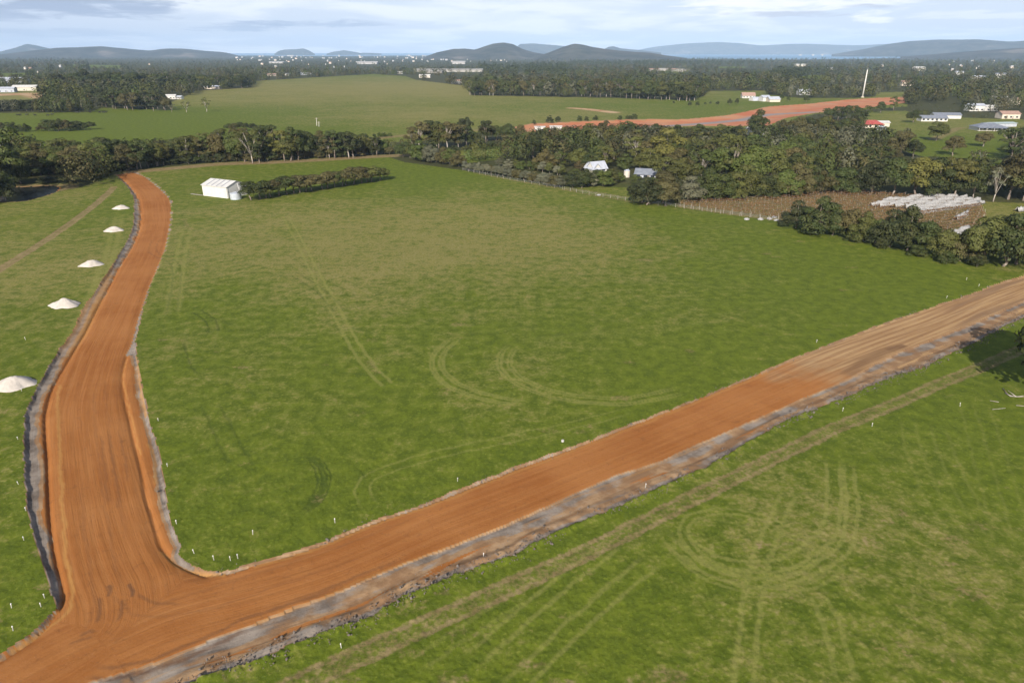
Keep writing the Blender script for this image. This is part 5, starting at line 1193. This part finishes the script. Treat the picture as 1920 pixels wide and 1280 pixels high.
# the small green vineyard strip behind the corner trees
for k in range(9):
    A_, B_2 = G(868 + k * 0.6, 303 - k * 2.4), G(935 + k * 2.2, 299 - k * 2.6); d_ = B_2 - A_
    cl = [(d_.x * s / d_.length, d_.y * s / d_.length, .8, .5, .6) for s in np.arange(0, d_.length, 1.2)]; V, F, R_ = leaves_for(cl, 0.4, 1.3, r2)
    o = link('vine_row', np_mesh('vine_row', V, F, simple_mat('green_vine', (0.09, 0.12, 0.03), (0.06, 0.09, 0.02), 1.0) if k == 0 else o.data.materials[0]), None, A_); tag(o, 'low green vine row in the small vineyard behind the corner trees', 'vine row', 'green vine rows')

# ------------------------------------------------------------------ cattle far left
m_cow = simple_mat('black_hide', (0.018, 0.016, 0.015), (0.03, 0.025, 0.022), 2.0, 0.6)
cm = MB()
cm.tube([(-1.15, 0, 1.05), (-.9, 0, 1.12), (-.2, 0, 1.08), (.5, 0, 1.1), (.95, 0, 1.2), (1.25, 0, 1.3), (1.5, 0, 1.25), (1.85, 0, 1.0)], [.16, .36, .42, .40, .33, .22, .19, .11], 10)
for sx in (-.85, .75):
    for sy in (-.22, .22): cm.tube([(sx, sy, 1.0), (sx - .04, sy, .5), (sx, sy, 0)], [.16, .09, .08], 7)
cm.tube([(-1.2, 0, 1.25), (-1.35, 0, .9), (-1.33, 0, .5)], [.05, .04, .05], 5)
for sy in (-.2, .2): cm.tube([(1.45, sy * .6, 1.4), (1.42, sy * 1.5, 1.42)], [.07, .02], 5)
cm = cm.mesh('cow', m_cow, True)
for k, (x, y) in enumerate(((34, 217.5), (38, 217), (51, 217), (66, 217.5), (90, 218), (98, 216.5), (146, 212.5), (169, 211.5), (187, 212.5), (194, 212.3), (198, 212.3))):
    o = link('cow', cm, None, G(x, y)); o.rotation_euler = (0, 0, random.uniform(-.5, .5) + (math.pi if k % 3 == 0 else 0)); tag(o, 'tiny black cow grazing on the far left meadow below the dark hedge', 'cow', 'black cows on the left meadow'); o.location.z = 0.05

# ------------------------------------------------------------------ distant town
tm = []
t_white = simple_mat('town_white', (0.44, 0.43, 0.42), (0.34, 0.33, 0.32), 0.3); t_roof = simple_mat('town_roof', (0.40, 0.39, 0.39), (0.28, 0.27, 0.28), 0.4)
for kk, (wm, rm) in enumerate(((t_white, t_white), (m_brick, t_roof), (m_brick, m_pinkroof), (t_white, t_roof))):
    mb = MB(); mb.box(-.5, .5, -.5, .5, 0, .7); a = mb.mesh('wall', wm)
    mb = MB(); mb.slab([(-.54, -.54, .68), (.54, -.54, .68), (.54, 0, 1.0), (-.54, 0, 1.0)], .04); mb.slab([(-.54, 0, 1.0), (.54, 0, 1.0), (.54, .54, .68), (-.54, .54, .68)], .04); tm.append((a, mb.mesh('roof', rm)))
r3 = np.random.default_rng(21); nb_ = 0; TOWN = []
zones = [((285, 430), (104, 108), 16, 'on the left before the dark hills'), ((440, 620), (106, 116), 34, 'before the two islands'), ((600, 820), (105.5, 117), 44, 'in the middle before the sea'), ((480, 760), (117, 128), 14, 'nearest, just above the meadow woods'), ((800, 960), (103, 117), 36, 'below the round hill'), ((960, 1060), (99, 110), 16, 'in the saddle between the hills'), ((1060, 1160), (104, 112), 8, 'at the foot of the stony hill'), ((1500, 1660), (99.5, 103), 9, 'on the far shore of the bay'), ((1640, 1900), (112, 135), 12, 'scattered in the woods on the right'), ((0, 300), (120, 140), 5, 'scattered in the woods on the left')]
for (x0, x1), (y0, y1), n, wh in zones:
    for _ in range(n):
        x, y = r3.uniform(x0, x1), y0 + (y1 - y0) * r3.uniform(0, 1) ** 1.2; y = max(y, 105.0) if y < 105 else y
        p = G(x, y); d = math.hypot(p.x, p.y); big = r3.uniform() ** 3; h = (6.5 + 5 * big) * max(1, d / 4600); l_ = d * (1.1 + 3.2 * big) / FPX; w_ = min(l_ * .8, 40); h *= 0.8
        e_ = empty('town_building', (p.x, p.y, 1.0), r3.uniform(-.2, .2)); e_.scale = (l_, w_, h); k = 2 if (r3.uniform() < .22) else int(r3.choice([0, 1, 3]))
        kind_ = ['white roofed', 'cream grey-roofed', 'pink roofed', 'white grey-roofed'][k]
        tag(e_, f'{kind_} building of the distant town {wh}', 'building', f'town buildings {wh}')
        link('wall', tm[k][0], e_); link('roof', tm[k][1], e_); TOWN.append((p.x, p.y, l_)); nb_ += 1
for x, y, l_, h, lb in ((860, 120.5, 60, 14, 'largest white building of the town, just above the meadow woods'), (520, 119, 70, 9, 'long white roof of the town on the left'), (545, 106, 90, 16, 'white sheds below the first island'), (690, 120.5, 90, 12, 'long white hall left of the largest white building')):
    p = G(x, y); e_ = empty('town_building', (p.x, p.y, 0)); e_.scale = (l_ * 1.0, 40, h); tag(e_, lb, 'building'); link('wall', tm[0][0], e_); link('roof', tm[0][1], e_)
print('TOWN', nb_)

# ------------------------------------------------------------------ far woods
P, rP = scatter_wood()
r4 = np.random.default_rng(3)
town_like = np.zeros(len(P)); az_px = 960 + FPX * P[:, 0] / (P[:, 1] * (CP + 541 / FPX * SP))
town_like = ((az_px > 280) & (az_px < 1000) & (rP > 2300)).astype(float)
k = np.ones(len(P), bool)
for x, y, l_ in TOWN:      # keep the ground before each building open
    d = math.hypot(x, y); ux, uy = x / d, y / d; al = P[:, 0] * ux + P[:, 1] * uy; la = np.abs(P[:, 0] * uy - P[:, 1] * ux)
    k &= ~((al > d * 0.86) & (al < d + 40) & (la < l_ * .62 + 3))
P, rP, town_like, az_px = P[k], rP[k], town_like[k], az_px[k]
ht = r4.uniform(8.5, 17, len(P)) * (1 - 0.42 * town_like) * (0.75 + 0.6 * fbm(P[:, 0], P[:, 1], 300, 40, 2)); ht = np.where(rP < 900, np.minimum(ht, 12), ht)
fy_ = P[:, 1]; sky_row = np.interp(az_px, [-300, 0, 300, 700, 900, 960, 1000, 1050, 1120, 1150, 1200, 1300, 1380, 1440, 1500, 1560, 1640, 1700, 1920, 2200], [262, 262, 262, 262, 262, 248, 241, 238, 233, 231, 238, 240, 236, 236, 226, 214, 206, 214, 222, 222])
sky_row = np.where((rP < 440) & (az_px > 1580), 298, sky_row); kk_ = (640.0 - sky_row) / FPX
foot = 99 + 1404.0 * CAM_H / fy_
sky_row = np.where((az_px < 185) & (foot > 186), 188, sky_row); kk_ = (640.0 - sky_row) / FPX; lim_r = np.where((az_px < 185) | ((az_px > 1380) & (az_px < 1700)), 960, 640)
cap_h = CAM_H + fy_ * (kk_ * CP - SP) / (CP + kk_ * SP); ht = np.where((fy_ < lim_r) & ((az_px < 900) | (foot > np.interp(az_px, [960, 1110, 1285, 1397, 1515, 1640, 1700, 1701], [240, 230, 227, 215, 200, 190, 188, 100]))), np.clip(np.minimum(ht, cap_h), 1.5, None), ht)
for x0, x1, f0, f1, row in ((1435, 1565, 157, 186, 157), (895, 1005, 148, 152, 149), (-80, 60, 149, 166, 150), (115, 240, 128, 134, 129), (1330, 1410, 128, 135, 128.5), (1205, 1295, 136.5, 148, 137)):
    m_ = (az_px > x0) & (az_px < x1) & (foot > f0) & (foot < f1); q_ = (640.0 - row) / FPX
    ht = np.where(m_, np.clip(np.minimum(ht, CAM_H + fy_ * (q_ * CP - SP) / (CP + q_ * SP)), 2.0, None), ht)
ht = np.where(rP > 1500, ht * 0.85, ht)
pine = inside(GP([(1065, 124), (1070, 117), (1440, 118), (1430, 124)]), P[:, 0], P[:, 1]) | inside(GP([(890, 142), (900, 122), (1068, 125), (1060, 150)]), P[:, 0], P[:, 1]) | inside(GP([(1440, 155), (1450, 134), (1560, 138), (1540, 143)]), P[:, 0], P[:, 1])
ht = np.where(pine, 15 + r4.uniform(0, 2, len(P)), ht)
pal = np.array([TINTS['dark'], TINTS['olive'], TINTS['green'], TINTS['brown'], TINTS['black'], TINTS['grey'], TINTS['olive']])
zone = fbm(P[:, 0], P[:, 1], 140, 50, 2); ci = np.clip((zone * 7 + r4.normal(0, 1.4, len(P))).astype(int), 0, 6); ti = pal[ci] * 0.76 * r4.uniform(.8, 1.2, (len(P), 1)); ti[pine] = np.array(TINTS['dark']) * 0.8
bands = [(0, 900, 360, .044), (900, 1800, 170, .060), (1800, 3600, 80, .088), (3600, 99999, 36, .14)]
VV, TT_, RR_ = [], [], []
for a0, a1, nq, sk in bands:
    m = (rP >= a0) & (rP < a1); print('wood', a0, int(m.sum()))
    if m.any(): v, tt, rr = far_wood(P[m], ht[m], ti[m], nq, sk, r4); VV.append(v); TT_.append(tt); RR_.append(rr)
VV, TT_, RR_ = np.concatenate(VV), np.concatenate(TT_), np.concatenate(RR_)
me = np_mesh('woodland', VV, np.arange(len(VV)).reshape(-1, 4), m_wood_leaf)
a = me.attributes.new('tint', 'FLOAT_COLOR', 'POINT'); a.data.foreach_set('color', np.concatenate([TT_, np.ones((len(TT_), 1))], 1).astype(np.float32).ravel())
a = me.attributes.new('leaf', 'FLOAT', 'POINT'); a.data.foreach_set('value', RR_.astype(np.float32))
tag(link('woodland', me), None, None, None, 'stuff')

# clods along the windrow of the diagonal road
m_clod = simple_mat('grey_clods', (0.105, 0.085, 0.072), (0.185, 0.155, 0.135), 2.0, 0.95)
base_v = np.array([(1, 0, 0), (-1, 0, 0), (0, 1, 0), (0, -1, 0), (0, 0, 1), (0, 0, -1)], float); base_f = np.array([(0, 2, 4), (2, 1, 4), (1, 3, 4), (3, 0, 4), (2, 0, 5), (1, 2, 5), (3, 1, 5), (0, 3, 5)])
VV, FF = [], []; LL = np.concatenate([[0], np.cumsum(np.linalg.norm(np.diff(lo, axis=0), axis=1))])
ro2 = ro[int(len(ro) * .42):]; LR = np.concatenate([[0], np.cumsum(np.linalg.norm(np.diff(ro2, axis=0), axis=1))])
for k in range(5200):
    ln, Lx, amp = (lo, LL, 0.75) if k < 4200 else (ro2, LR, 0.3)
    s = r4.uniform(0, Lx[-1]); x = np.interp(s, Lx, ln[:, 0]) + r4.normal(0, amp); y = np.interp(s, Lx, ln[:, 1]) + r4.normal(0, amp)
    if math.hypot(x, y) > 260 or fbm(np.array([x], np.float32), np.array([y], np.float32), 6.0, 88, 2)[0] < 0.40: continue
    sz = r4.uniform(.04, .10) if r4.uniform() < .92 else r4.uniform(.10, .22)
    VV.append(base_v * sz * r4.uniform(.6, 1.4, (6, 3)) + (x, y, r4.uniform(-.02, .22) if k < 4200 else -.05)); FF.append(base_f + 6 * (len(FF)))
o = link('rubble', np_mesh('rubble', np.concatenate(VV), np.concatenate(FF), m_clod)); tag(o, None, None, None, 'stuff')

# ------------------------------------------------------------------ haze
mb = MB(); mb.box(-24000, 24000, -700, 23500, -8, 480)
m_haze = bpy.data.materials.new('haze'); m_haze.use_nodes = True; t = NT(m_haze.node_tree)
out = t.n('ShaderNodeOutputMaterial'); v = t.n('ShaderNodeVolumePrincipled'); v.inputs['Color'].default_value = (0.50, 0.71, 1.0, 1); v.inputs['Density'].default_value = 4.6e-5; v.inputs['Anisotropy'].default_value = -0.22
t.put(out.inputs['Volume'], v.outputs[0]); tag(mb.build('haze', m_haze), None, None, None, 'stuff')
